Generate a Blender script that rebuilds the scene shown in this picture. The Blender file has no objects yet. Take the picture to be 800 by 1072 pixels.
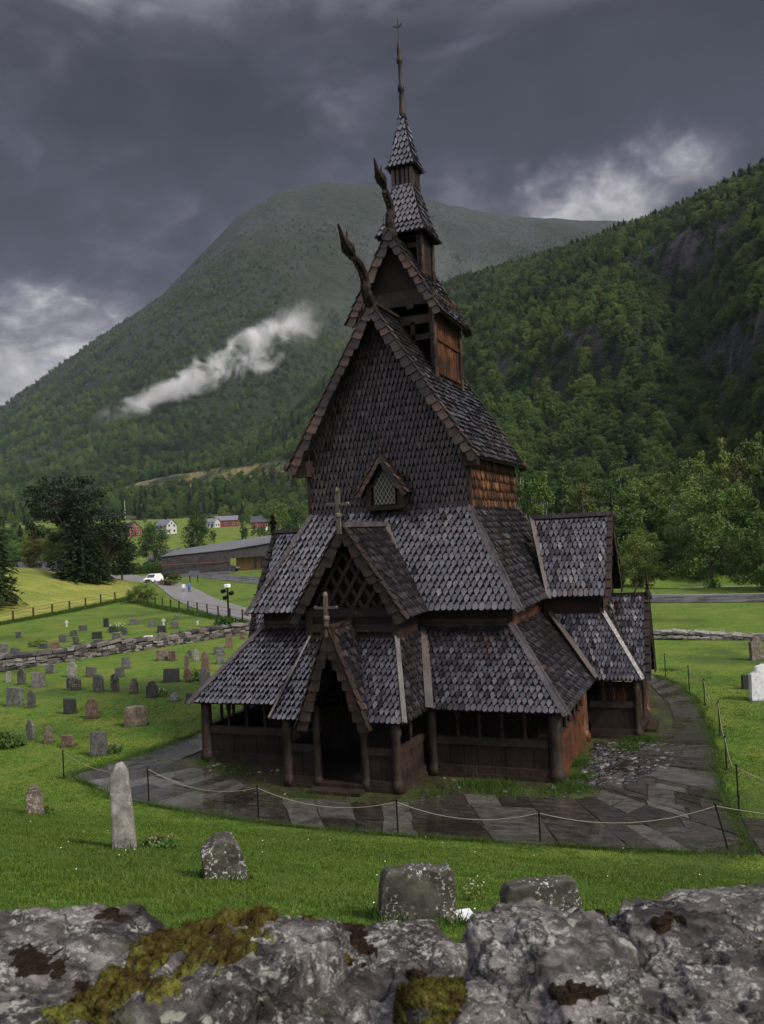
import bpy, bmesh, math, random
import numpy as np
from mathutils import Vector, Matrix, noise
R_=math.radians
random.seed(7); rng=np.random.default_rng(7)
S=bpy.context.scene; COL=S.collection
# ------------------------------------------------------------ camera model
CF,CYAW,CPIT,CROL=891.93,.381,.026,-.051
C0=np.array([11.236,-25.367,7.69])
_cy,_sy=math.cos(CYAW),math.sin(CYAW)
F3=np.array([-_sy*math.cos(CPIT),_cy*math.cos(CPIT),math.sin(CPIT)]);RH=np.array([_cy,_sy,0.]);U0=np.cross(RH,F3)
R3=math.cos(CROL)*RH+math.sin(CROL)*U0; U3=math.cos(CROL)*U0-math.sin(CROL)*RH
FH=np.array([-_sy,_cy,0.])
def ray(x,y): return F3+R3*(x-400)/CF+U3*(536-y)/CF
def ae(u,y):
    d=ray(u,y); f=d@FH; r=d@RH
    return math.atan2(r,f), d[2]/math.hypot(f,r)
def au(u): return ae(u,560)[0]
# ------------------------------------------------------------ numpy noise
_perm=rng.integers(0,2**31,size=4096)
def _h(ix,iy,seed):
    v=(ix*374761393+iy*668265263+seed*974711)&0x7fffffff
    v=((v^(v>>13))*1274126177)&0x7fffffff
    return ((v^(v>>16))&0xffff)/65535.
def vn(x,y,seed=0):
    x=np.asarray(x,float);y=np.asarray(y,float)
    ix=np.floor(x).astype(np.int64);iy=np.floor(y).astype(np.int64);fx=x-ix;fy=y-iy
    fx=fx*fx*(3-2*fx);fy=fy*fy*(3-2*fy)
    a=_h(ix,iy,seed);b=_h(ix+1,iy,seed);c=_h(ix,iy+1,seed);d=_h(ix+1,iy+1,seed)
    return (a*(1-fx)+b*fx)*(1-fy)+(c*(1-fx)+d*fx)*fy
def fbm(x,y,seed=0,o=4):
    s=0;a=1.;t=0
    for i in range(o):
        s=s+a*(vn(x*2**i,y*2**i,seed+i*17)-.5)*2;t+=a;a*=.5
    return s/t
def sstep(a,b,x):
    t=np.clip((x-a)/(b-a),0,1);return t*t*(3-2*t)
# ------------------------------------------------------------ terrain
def table(rows):
    A=[];E=[]
    for u,y in rows:
        a,e=ae(u,y);A.append(a);E.append(e)
    return np.array(A),np.array(E)
SILA=table([(-400,560),(-150,500),(0,428),(50,390),(110,347),(170,307),(215,260),(250,223),(290,199),(340,189),(395,193),(440,205),(480,216),(540,226),(600,229),(660,232),(760,238),(1000,225),(1400,220)])
SILB=table([(-400,570),(-100,560),(0,538),(50,520),(100,505),(200,480),(250,462),(300,432),(350,385),(400,335),(440,305),(500,290),(590,266),(650,243),(670,236),(700,223),(750,200),(800,175),(900,130),(1100,90),(1500,120)])
UB=np.array([-400,0,200,300,440,520,600,700,800,1000,1500.])
AB=np.array([au(u) for u in UB])
DB=np.array([1100,1100,1150,1250,1250,1100,950,800,700,600,500.])
FB=np.array([640,640,620,520,330,180,132,122,118,112,105.])
def polar(x,y):
    dx=x-C0[0];dy=y-C0[1]
    f=dx*FH[0]+dy*FH[1];r=dx*RH[0]+dy*RH[1]
    return np.arctan2(r,f),np.hypot(f,r)
def terrain(x,y):
    x=np.asarray(x,float);y=np.asarray(y,float)
    a,s=polar(x,y)
    infr=sstep(2.2,1.3,np.abs(a))
    # churchyard bank rising towards the viewer
    k=.45;q=(-5.35-y)
    bank=.31*np.where(q>8*k,q,k*np.log1p(np.exp(np.clip(q,-40,8*k)/k)))
    bank=np.minimum(bank,5.9-.25*sstep(-22,-30,y)) 
    z=bank+.05*fbm(x/4,y/4,3)*sstep(-4,-9,y)
    # meadow knoll on the left
    mx,my=C0[0]+152*(FH[0]*math.cos(.47)-RH[0]*math.sin(.47)),C0[1]+152*(FH[1]*math.cos(.47)-RH[1]*math.sin(.47))
    vx=(x-mx)*RH[0]+(y-my)*RH[1];vy=(x-mx)*FH[0]+(y-my)*FH[1]
    z=z+5.6*np.exp(-((vx/26)**2+(vy/26)**2)**1.3)*(1+.12*fbm(x/9,y/9,5))
    z=z+1.1*np.exp(-(((vx+4)/22)**2+((vy+30)/16)**2))
    left=sstep(au(640),au(420),a)
    z=z+left*infr*np.clip(s-285,0,400)*.078*sstep(285,420,s)
    z=z-1.6*np.exp(-((s-112)/6)**2)*sstep(au(640),au(720),a)
    z=z+.1*fbm(x/14,y/14,9)*sstep(40,120,s)
    # near hillside
    te=np.interp(a,*SILB);D=np.interp(a,AB,DB);Fo=np.interp(a,AB,FB)
    t=np.clip((s-Fo)/(D-Fo),0,1)
    Hb=te*D+C0[2]-9
    zf=left*np.clip(Fo-285,0,400)*.078
    g=.55*t+.45*t*t*(3-2*t)
    rel=np.minimum(t*6,1)*np.minimum((1-t)*5+.08,1)
    zb=zf+(Hb-zf)*g+rel*(10*fbm(x/130,y/130,21)+3.0*fbm(x/32,y/32,22))+np.minimum(t*8,1)*1.2*fbm(x/9,y/9,25)
    ter=sstep(au(380),au(250),a)*sstep(0,.1,t)
    zb=zb+ter*(9*np.abs(fbm(x/90,y/90,31))*rel)
    zb=np.where(s>D,zb-(s-D)*.25,zb)
    # cliffs
    for u,yy,dd,hw,hgt in CLIFF:
        aa=au(u);zc=C0[2]+ae(u,yy)[1]*dd
        w=np.exp(-((a-aa)/hw)**2)
        zb=zb+w*hgt*(sstep(-6,6,zb-zc+4*fbm(x/18,y/18,41))-1)*sstep(.02,.12,t)
    # great mountain
    teA=np.interp(a,*SILA);DA=2600+np.clip(a,-.2,1)*600
    FA=950+300*sstep(-.3,.1,a)
    tA=np.clip((s-FA)/(DA-FA),0,1);HA=teA*DA+C0[2]
    gA=.8*tA+.2*tA*tA*(3-2*tA)
    relA=np.minimum(tA*5,1)*np.minimum((1-tA)*4+.1,1)
    zA=50*sstep(600,950,s)+(HA-50)*gA+relA*(60*fbm(x/520,y/520,51,5)-46*np.abs(fbm(x/240+3,y/240,52,5))-14*np.abs(fbm(x/70+3,y/70,53,4)))
    zA=np.where(s>DA,zA-(s-DA)*.15,zA)
    far=infr
    zz=np.where(s>Fo,np.maximum(z,np.maximum(zb,z*0-50)),z)
    zz=np.where(s>FA,np.maximum(zz,zA),zz)
    return zz*far+z*(1-far)
CLIFF=[(640,398,560,.045,24),(735,302,640,.05,30),(560,425,600,.03,16),(785,385,420,.03,18),(590,402,560,.03,14)]
def hz(x,y): return float(terrain(np.array([x]),np.array([y]))[0])
def gnd(px,py,z=None):
    """point on the ground met by a sight line (used once to survey the real positions)"""
    d=ray(px,py)
    if z is not None:
        t=(z-C0[2])/d[2];P=C0+d*t;return Vector(P)
    n=math.hypot(d[0],d[1]);prev=0
    ts=np.concatenate([np.arange(2,60,.1),np.arange(60,700,.5),np.arange(700,4000,4)])/n
    X=C0[0]+d[0]*ts;Y=C0[1]+d[1]*ts;Z=C0[2]+d[2]*ts
    b=np.nonzero(Z<terrain(X,Y))[0]
    i=b[0] if len(b) else len(ts)-1
    return Vector((X[i],Y[i],float(terrain(X[i:i+1],Y[i:i+1])[0])))
def at(px,dist):
    """ground point in a photo column at a given distance"""
    a=au(px);x=C0[0]+dist*(FH[0]*math.cos(a)+RH[0]*math.sin(a));y=C0[1]+dist*(FH[1]*math.cos(a)+RH[1]*math.sin(a))
    return Vector((x,y,hz(x,y)))
def dist(P): return math.hypot(P[0]-C0[0],P[1]-C0[1])
# ------------------------------------------------------------ object helpers
def tag(o,label=None,cat=None,group=None,kind=None):
    if label:o['label']=label
    if cat:o['category']=cat
    if group:o['group']=group
    if kind:o['kind']=kind
    return o
def empty(name,loc=(0,0,0),rz=0,label=None,cat=None,group=None):
    o=bpy.data.objects.new(name,None);COL.objects.link(o);o.location=loc;o.rotation_euler=(0,0,rz);o.empty_display_size=.2
    return tag(o,label,cat,group)
def copy_tree(o,parent=None):
    c=o.copy();COL.objects.link(c);c.parent=parent
    for ch in list(o.children):copy_tree(ch,c)
    return c
def basis(d,up=Vector((0,0,1))):
    d=Vector(d).normalized()
    if abs(d.dot(up))>.98:up=Vector((1,0,0))
    a=d.cross(up).normalized();b=a.cross(d).normalized();return a,b
class MB:
    def __init__(s):s.v=[];s.f=[];s.m=[];s.mi=0;s.cuts=[]
    def face(s,pts):
        i=len(s.v);s.v+=[tuple(p) for p in pts];s.f.append(tuple(range(i,i+len(pts))));s.m.append(s.mi)
    def add(s,vs,fs):
        s.cuts.append(len(s.f));i=len(s.v);s.v+=[tuple(p) for p in vs]
        for f in fs:s.f.append(tuple(i+k for k in f));s.m.append(s.mi)
    def box(s,x0,x1,y0,y1,z0,z1):
        s.add([(x0,y0,z0),(x1,y0,z0),(x1,y1,z0),(x0,y1,z0),(x0,y0,z1),(x1,y0,z1),(x1,y1,z1),(x0,y1,z1)],
          [(3,2,1,0),(4,5,6,7),(0,1,5,4),(1,2,6,5),(2,3,7,6),(3,0,4,7)])
    def beam(s,p,q,w,h,up=(0,0,1),w2=None,h2=None):
        p=Vector(p);q=Vector(q);a,b=basis(q-p,Vector(up));w2=w if w2 is None else w2;h2=h if h2 is None else h2
        vs=[]
        for c,ww,hh in((p,w,h),(q,w2,h2)):
            for i,j in((-1,-1),(1,-1),(1,1),(-1,1)):vs.append(c+a*ww/2*i+b*hh/2*j)
        s.add(vs,[(0,1,2,3),(7,6,5,4),(0,4,5,1),(1,5,6,2),(2,6,7,3),(3,7,4,0)])
    def tube(s,pts,rad,n=8,cap=True):
        pts=[Vector(p) for p in pts];k=len(pts)
        if not hasattr(rad,'__len__'):rad=[rad]*k
        vs=[];fs=[]
        pa=None
        for i,p in enumerate(pts):
            d=(pts[min(i+1,k-1)]-pts[max(i-1,0)])
            a,b=basis(d,pa if pa is not None else Vector((0,.05,1)))
            if pa is None: pa=b
            for j in range(n):
                t=2*math.pi*j/n;vs.append(p+(a*math.cos(t)+b*math.sin(t))*rad[i])
        for i in range(k-1):
            for j in range(n):
                j2=(j+1)%n;fs.append((i*n+j,i*n+j2,(i+1)*n+j2,(i+1)*n+j))
        if cap:fs.append(tuple(range(n))[::-1]);fs.append(tuple((k-1)*n+j for j in range(n)))
        s.add(vs,fs)
    def lathe(s,c,prof,n=12):
        s.tube([(c[0],c[1],c[2]+z) for r,z in prof],[r for r,z in prof],n)
    def prism(s,outl,org,ux,uz,nrm,th):
        """2D outline in plane (ux,uz) at org, extruded by th along nrm"""
        org=Vector(org);ux=Vector(ux);uz=Vector(uz);nrm=Vector(nrm)
        n=len(outl);A=[org+ux*a+uz*b for a,b in outl];B=[p+nrm*th for p in A]
        s.add(A+B,[tuple(range(n))[::-1],tuple(range(n,2*n))]+[(i,(i+1)%n,n+(i+1)%n,n+i) for i in range(n)])
    def sph(s,c,r,n=8,m=6,sc=(1,1,1)):
        pr=[];c=Vector(c);vs=[];fs=[]
        for i in range(m+1):
            t=math.pi*i/m
            for j in range(n):
                p=2*math.pi*j/n;vs.append((c.x+r*sc[0]*math.sin(t)*math.cos(p),c.y+r*sc[1]*math.sin(t)*math.sin(p),c.z+r*sc[2]*math.cos(t)))
        for i in range(m):
            for j in range(n):fs.append((i*n+j,(i+1)*n+j,(i+1)*n+(j+1)%n,i*n+(j+1)%n))
        s.add(vs,fs)
    def build(s,name,mats,parent=None,smooth=False,bevel=0,fix=False):
        if not isinstance(mats,(list,tuple)):mats=[mats]
        me=bpy.data.meshes.new(name);me.from_pydata(s.v,[],s.f)
        for m in mats:me.materials.append(m)
        if len(mats)==1 and 1 in s.m:
            me.materials.append(M['edge']);me.polygons.foreach_set('material_index',s.m)
        if len(mats)>1:me.polygons.foreach_set('material_index',s.m)
        if smooth:me.polygons.foreach_set('use_smooth',[True]*len(s.f))
        if fix:
            bm=bmesh.new();bm.from_mesh(me);bmesh.ops.remove_doubles(bm,verts=bm.verts,dist=1e-5);bmesh.ops.recalc_face_normals(bm,faces=bm.faces);bm.to_mesh(me);bm.free()
        me.update()
        o=bpy.data.objects.new(name,me);COL.objects.link(o);o.parent=parent
        if bevel:
            b=o.modifiers.new('Bevel','BEVEL');b.width=bevel;b.segments=2;b.limit_method='ANGLE'
        return o
def _each(s,name,mats,parent=None,**k):
    """one object per shape that was added"""
    out=[];cuts=s.cuts+[len(s.f)]
    for a,b in zip(cuts,cuts[1:]):
        fs=s.f[a:b]
        if not fs:continue
        lo=min(min(f) for f in fs);hi=max(max(f) for f in fs);m=MB();m.v=s.v[lo:hi+1];m.f=[tuple(i-lo for i in f) for f in fs];m.m=s.m[a:b]
        out.append(m.build(name,mats,parent,**k))
    return out
MB.build_each=_each
def np_mesh(name,V,Q,mat,parent=None,smooth=False):
    me=bpy.data.meshes.new(name);V=np.asarray(V,np.float32);Q=np.asarray(Q,np.int32);k=Q.shape[1]
    me.vertices.add(len(V));me.vertices.foreach_set('co',V.ravel())
    me.loops.add(Q.size);me.loops.foreach_set('vertex_index',Q.ravel())
    me.polygons.add(len(Q));me.polygons.foreach_set('loop_start',np.arange(0,Q.size,k,dtype=np.int32))
    if smooth:me.polygons.foreach_set('use_smooth',np.ones(len(Q),bool))
    me.update(calc_edges=True)
    if mat:me.materials.append(mat)
    o=bpy.data.objects.new(name,me);COL.objects.link(o);o.parent=parent
    return o
# ------------------------------------------------------------ materials
class NT:
    def __init__(s,nt):s.nt=nt;nt.nodes.clear()
    def n(s,t,_d=None,**kw):
        nd=s.nt.nodes.new(t)
        for k,v in (_d or {}).items():setattr(nd,k,v)
        for k,v in kw.items():
            key=int(k[1:]) if k[0]=='i' and k[1:].isdigit() else k.replace('_',' ')
            s.put(nd.inputs[key],v)
        return nd
    def put(s,sock,v):
        if isinstance(v,bpy.types.NodeSocket):s.nt.links.new(v,sock)
        elif isinstance(v,bpy.types.Node):s.nt.links.new(v.outputs[0],sock)
        else:
            if hasattr(sock,'default_value') and hasattr(sock.default_value,'__len__') and len(sock.default_value)==4 and len(v)==3:v=(*v,1)
            sock.default_value=v
    def tex(s,kind='Object'):return s.n('ShaderNodeTexCoord').outputs[kind]
    def map(s,vec,scale=(1,1,1),rot=(0,0,0),loc=(0,0,0)):return s.n('ShaderNodeMapping',Vector=vec,Scale=scale,Rotation=rot,Location=loc).outputs[0]
    def noise(s,vec,scale=5,detail=4,rough=.55,dist=0,out=0):return s.n('ShaderNodeTexNoise',Vector=vec,Scale=scale,Detail=detail,Roughness=rough,Distortion=dist).outputs[out]
    def vor(s,vec,scale=5,feature='F1',out=0,rand=1):
        return s.n('ShaderNodeTexVoronoi',{'feature':feature},Vector=vec,Scale=scale,Randomness=rand).outputs[out]
    def ramp(s,fac,stops,interp='LINEAR'):
        nd=s.n('ShaderNodeValToRGB',Fac=fac);cr=nd.color_ramp;cr.interpolation=interp
        while len(cr.elements)<len(stops):cr.elements.new(.5)
        for e,(p,c) in zip(cr.elements,stops):
            e.position=p;e.color=(*c,1) if hasattr(c,'__len__') else (c,c,c,1)
        return nd.outputs[0]
    def math(s,op,a,b=0,c=None,clamp=False):
        nd=s.n('ShaderNodeMath',{'operation':op,'use_clamp':clamp},i0=a,i1=b)
        if c is not None:s.put(nd.inputs[2],c)
        return nd.outputs[0]
    def mix(s,f,a,b,bl='MIX'):
        nd=s.n('ShaderNodeMix',{'data_type':'RGBA','blend_type':bl});s.put(nd.inputs[0],f);s.put(nd.inputs[6],a);s.put(nd.inputs[7],b);return nd.outputs[2]
    def smooth(s,x,a,b,lo=0,hi=1):
        nd=s.n('ShaderNodeMapRange',{'interpolation_type':'SMOOTHSTEP'});s.put(nd.inputs[0],x);s.put(nd.inputs[1],a);s.put(nd.inputs[2],b);s.put(nd.inputs[3],lo);s.put(nd.inputs[4],hi);return nd.outputs[0]
    def bump(s,h,strength=.4,dist=.02,nrm=None):
        nd=s.n('ShaderNodeBump',Strength=strength,Distance=dist,Height=h)
        if nrm is not None:s.put(nd.inputs['Normal'],nrm)
        return nd.outputs[0]
    def vec(s,op,a,b=(0,0,0),out=0):return s.n('ShaderNodeVectorMath',{'operation':op},i0=a,i1=b).outputs[out]
def mat(name,fn):
    m=bpy.data.materials.new(name);m.use_nodes=True;t=NT(m.node_tree)
    out=t.n('ShaderNodeOutputMaterial');b=t.n('ShaderNodeBsdfPrincipled')
    t.nt.links.new(b.outputs[0],out.inputs[0]);fn(t,b,out);return m
def plain(name,col,rough=.6,metal=0,var=.25,sc=6,bump=.2,spec=.5):
    def fn(t,b,o):
        tc=t.tex();n=t.noise(tc,sc,5,.6)
        c=t.ramp(n,[(.25,tuple(x*(1-var) for x in col)),(.75,tuple(min(1,x*(1+var)) for x in col))])
        t.put(b.inputs['Base Color'],c);b.inputs['Roughness'].default_value=rough;b.inputs['Metallic'].default_value=metal
        b.inputs['Specular IOR Level'].default_value=spec
        if bump:t.put(b.inputs['Normal'],t.bump(t.noise(tc,sc*6,4),bump,.02))
    return mat(name,fn)
def wood(name,c0,c1,c2,rough=(.35,.7),stretch=(9,9,.7),spec=.5,lich=0):
    def fn(t,b,o):
        tc=t.tex();isl=t.n('ShaderNodeNewGeometry').outputs['Random Per Island']
        off=t.vec('ADD',tc,t.n('ShaderNodeCombineXYZ',X=t.math('MULTIPLY',isl,37.),Y=t.math('MULTIPLY',isl,91.),Z=t.math('MULTIPLY',isl,53.)))
        g=t.noise(t.map(off,stretch),4,6,.65,.3)
        big=t.noise(tc,1.1,4,.6)
        col=t.ramp(g,[(.3,c0),(.5,c1),(.72,c2)])
        col=t.mix(t.smooth(big,.42,.68),col,c0)
        v=t.math('ADD',t.math('MULTIPLY',isl,.5),.75)
        col=t.mix(1,col,t.n('ShaderNodeCombineColor',i0=v,i1=v,i2=v),'MULTIPLY')
        if lich:
            l=t.smooth(t.noise(tc,9,6,.75),.62,.7)
            col=t.mix(t.math('MULTIPLY',l,lich),col,(.2,.2,.17))
        t.put(b.inputs['Base Color'],col)
        t.put(b.inputs['Roughness'],t.smooth(g,.3,.7,rough[0],rough[1]))
        b.inputs['Specular IOR Level'].default_value=spec
        t.put(b.inputs['Normal'],t.bump(g,.6,.015))
    return mat(name,fn)
M={}
M['tar']=wood('tarred_timber',(.006,.004,.0032),(.015,.009,.0065),(.038,.021,.014),(.5,.85),spec=.2)
M['tar_soft']=wood('weathered_timber',(.008,.0055,.0045),(.022,.0135,.010),(.070,.040,.026),(.4,.8),spec=.25)
M['orange']=wood('sun_bleached_timber',(.014,.006,.004),(.055,.020,.008),(.22,.080,.024),(.3,.6))
M['board']=wood('wet_cover_board',(.022,.017,.018),(.055,.044,.044),(.12,.095,.09),(.3,.6),(6,6,1.5),.5)
M['board_dry']=wood('damp_valley_board',(.016,.011,.010),(.042,.030,.026),(.12,.085,.068),(.45,.75),(6,6,1.5),.4)
M['cross_wood']=wood('pale_weathered_cross_wood',(.03,.022,.017),(.075,.058,.046),(.18,.15,.12),(.25,.5),(6,6,1.5),.6)
def shing(name,c0,c1,c2,r0,r1,spec=.6,coat=.1):
    def fn(t,b,o):
        tc=t.tex();isl=t.n('ShaderNodeNewGeometry').outputs['Random Per Island']
        off=t.vec('ADD',tc,t.n('ShaderNodeCombineXYZ',X=t.math('MULTIPLY',isl,37.),Y=t.math('MULTIPLY',isl,91.),Z=t.math('MULTIPLY',isl,53.)))
        g=t.noise(t.map(off,(14,14,3)),3,6,.7)
        fac=t.math('ADD',t.math('MULTIPLY',g,.55),t.math('MULTIPLY',isl,.45))
        col=t.ramp(fac,[(.25,c0),(.5,c1),(.8,c2)])
        big=t.noise(tc,.7,5,.65)
        col=t.mix(t.smooth(big,.45,.72,0,.7),col,c0)
        if name=='wet_tarred_shingle':
            wp=t.smooth(t.noise(t.vec('ADD',tc,(5,9,3)),.55,5,.7),.52,.68,0,.8);col=t.mix(wp,col,t.ramp(fac,[(.3,(.020,.010,.006)),(.6,(.055,.028,.016)),(.85,(.13,.07,.04))]))
        t.put(b.inputs['Base Color'],col)
        wet=t.noise(t.map(off,(1,1,1)),2.2,4,.6)
        t.put(b.inputs['Roughness'],t.smooth(wet,.3,.7,r0,r1));b.inputs['Specular IOR Level'].default_value=spec
        t.put(b.inputs['Normal'],t.bump(g,.55,.02));b.inputs['Coat Weight'].default_value=coat;t.put(b.inputs['Coat Roughness'],t.smooth(t.noise(off,5,3),.35,.65,.04,.24))
    return mat(name,fn)
M['shingle']=shing('wet_tarred_shingle',(.005,.004,.005),(.013,.010,.0125),(.044,.036,.041),.16,.42,.75,.8)
M['shingle_wall']=shing('tarred_wall_shingle',(.008,.004,.005),(.022,.011,.012),(.055,.030,.027),.35,.65,.5)
M['shingle_orange']=shing('bleached_wall_shingle',(.014,.006,.004),(.055,.021,.010),(.22,.090,.030),.3,.6,.5)
M['shingle_warm']=shing('brown_barge_shingle',(.007,.004,.003),(.024,.013,.009),(.10,.055,.033),.3,.6,.45)
M['edge']=plain('black_end_grain_and_gap_shade',(.006,.005,.006),.6,0,.3,10,.2,.3)  # wet black end grain; shade between shingles is also put into this colour
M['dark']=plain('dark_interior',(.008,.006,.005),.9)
M['iron']=plain('black_iron',(.012,.012,.014),.45,.6)
def fn_ground(t,b,o):
    tc=t.tex();at_=lambda n:t.n('ShaderNodeAttribute',{'attribute_name':n}).outputs['Fac']
    n1=t.noise(tc,.35,6,.65);n2=t.noise(tc,3.5,5,.6);n3=t.noise(tc,30,3,.6)
    g=t.ramp(n2,[(.3,(.026,.060,.005)),(.5,(.058,.112,.008)),(.72,(.12,.175,.016))])
    g=t.mix(t.smooth(n1,.42,.66),g,t.ramp(n3,[(.3,(.065,.10,.010)),(.7,(.15,.17,.022))]));g=t.mix(t.math('MULTIPLY',t.smooth(t.noise(tc,.13,4,.6),.50,.64),.6),g,(.020,.045,.006))
    stripe=t.noise(t.map(tc,(.05,.6,1),(0,0,.5)),1,4,.6)
    me=t.ramp(t.math('ADD',t.math('MULTIPLY',n2,.5),t.math('MULTIPLY',stripe,.5)),[(.32,(.07,.11,.014)),(.48,(.17,.19,.035)),(.62,(.30,.25,.06))])
    c=t.mix(at_('meadow'),g,me)
    nf=t.noise(tc,.045,6,.65);nf2=t.noise(tc,.25,5,.7)
    wo=t.ramp(nf2,[(.3,(.007,.018,.004)),(.55,(.018,.036,.008)),(.8,(.045,.062,.018))])
    c=t.mix(at_('wood'),c,wo)
    mo=t.ramp(t.math('ADD',t.math('MULTIPLY',nf,.6),t.math('MULTIPLY',nf2,.4)),[(.35,(.006,.012,.004)),(.5,(.016,.026,.008)),(.65,(.038,.042,.018))])
    c=t.mix(at_('moor'),c,mo)
    c=t.mix(at_('ledge'),c,t.ramp(nf2,[(.35,(.035,.045,.012)),(.5,(.10,.085,.028)),(.68,(.20,.155,.065))]))
    rk=t.ramp(t.noise(t.map(tc,(1,1,.5)),.09,8,.75),[(.40,(.012,.012,.013)),(.5,(.055,.050,.050)),(.60,(.15,.14,.14))])
    c=t.mix(at_('rock'),c,rk)
    so=t.ramp(t.noise(tc,6,6,.7),[(.35,(.012,.009,.006)),(.5,(.028,.022,.012)),(.62,(.035,.05,.012)),(.75,(.09,.08,.06))])
    c=t.mix(at_('soil'),c,so)
    t.put(b.inputs['Base Color'],c)
    t.put(b.inputs['Roughness'],t.math('SUBTRACT',.85,t.math('MULTIPLY',at_('soil'),.4)))
    b.inputs['Specular IOR Level'].default_value=.25
    far=t.math('ADD',at_('wood'),t.math('ADD',at_('moor'),at_('rock')),clamp=True)
    nb=t.bump(t.math('ADD',n2,t.math('MULTIPLY',n3,.4)),.5,.08)
    big=t.math('MULTIPLY',t.math('ADD',t.noise(tc,.012,5,.6),t.math('MULTIPLY',t.noise(t.map(tc,(1,1,3)),.11,5,.7),.25)),far)
    t.put(b.inputs['Normal'],t.bump(big,1.,45.,nb))
M['ground']=mat('turf_and_hillside',fn_ground)
def fn_leaf(c0,c1,c2):
    def fn(t,b,o):
        r=t.n('ShaderNodeObjectInfo').outputs['Random'];isl=t.n('ShaderNodeNewGeometry').outputs['Random Per Island']
        n=t.noise(t.tex(),.5,3);loc=t.n('ShaderNodeObjectInfo').outputs['Location'];pl=t.noise(loc,.011,4,.6)
        f=t.math('ADD',t.math('MULTIPLY',r,.38),t.math('ADD',t.math('MULTIPLY',isl,.20),t.math('MULTIPLY',n,.2)));f=t.math('ADD',f,t.math('MULTIPLY',t.math('SUBTRACT',pl,.415),1.4))
        t.put(b.inputs['Base Color'],t.ramp(f,[(.2,c0),(.55,c1),(.9,c2)]));b.inputs['Roughness'].default_value=.6
        b.inputs['Specular IOR Level'].default_value=.3
        tr=t.n('ShaderNodeBsdfTranslucent',Color=t.ramp(f,[(.2,c0),(.9,c2)]));mx=t.n('ShaderNodeMixShader',Fac=.25,i1=b.outputs[0],i2=tr.outputs[0])
        t.nt.links.new(mx.outputs[0],o.inputs[0])
    return fn
M['leaf']=mat('broadleaf_foliage',fn_leaf((.012,.034,.006),(.052,.110,.017),(.17,.205,.036)))
M['leaf_y']=mat('yellowing_foliage',fn_leaf((.04,.06,.01),(.10,.11,.02),(.20,.16,.035)))
M['needle']=mat('conifer_foliage',fn_leaf((.007,.017,.005),(.018,.038,.011),(.045,.068,.018)))
M['bark']=plain('bark',(.07,.05,.035),.8,0,.5,8,.6)
M['bark_pale']=plain('pale_birch_bark',(.30,.28,.25),.7,0,.4,6,.3)
M['grass']=mat('grass_blades',fn_leaf((.016,.042,.003),(.046,.098,.006),(.13,.185,.018)))
def fn_stone(c0,c1,c2,lw,lc=(.45,.44,.40)):
    def fn(t,b,o):
        r=t.n('ShaderNodeObjectInfo').outputs['Random']
        tc=t.vec('ADD',t.tex(),t.n('ShaderNodeCombineXYZ',X=t.math('MULTIPLY',r,30.),Y=t.math('MULTIPLY',r,17.),Z=0.))
        n=t.noise(tc,4,8,.7);c=t.ramp(n,[(.3,c0),(.5,c1),(.7,c2)])
        l=t.math('MULTIPLY',t.smooth(t.noise(tc,22,5,.7),.55,.6),t.smooth(t.noise(tc,3.,3,.6),.40,.58))
        c=t.mix(t.math('MULTIPLY',l,lw),c,lc)
        c=t.mix(t.smooth(t.noise(tc,7,4,.6),.58,.72,0,.6),c,(.05,.055,.025))
        t.put(b.inputs['Base Color'],c);b.inputs['Roughness'].default_value=.75
        t.put(b.inputs['Normal'],t.bump(n,.7,.03))
    return fn
M['st_grey']=mat('grey_gravestone',fn_stone((.03,.03,.028),(.072,.072,.066),(.14,.135,.125),.5))
M['st_dark']=mat('dark_gravestone',fn_stone((.02,.02,.021),(.040,.039,.038),(.085,.08,.075),.35))
M['st_black']=mat('polished_black_gravestone',fn_stone((.008,.008,.009),(.014,.014,.015),(.03,.03,.03),.05))
M['st_red']=mat('reddish_gravestone',fn_stone((.04,.02,.015),(.095,.052,.040),(.18,.115,.09),.35))
M['st_brown']=mat('brown_gravestone',fn_stone((.035,.024,.018),(.078,.058,.042),(.17,.135,.10),.6))
M['st_pale']=mat('pale_gravestone',fn_stone((.07,.067,.06),(.17,.16,.145),(.32,.30,.28),.5))
M['st_white']=mat('white_gravestone',fn_stone((.42,.43,.45),(.58,.59,.60),(.74,.74,.74),.1))
M['st_lichen']=mat('lichen_speckled_stone',fn_stone((.012,.011,.009),(.032,.030,.022),(.075,.07,.055),.95,(.42,.41,.36)))
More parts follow.
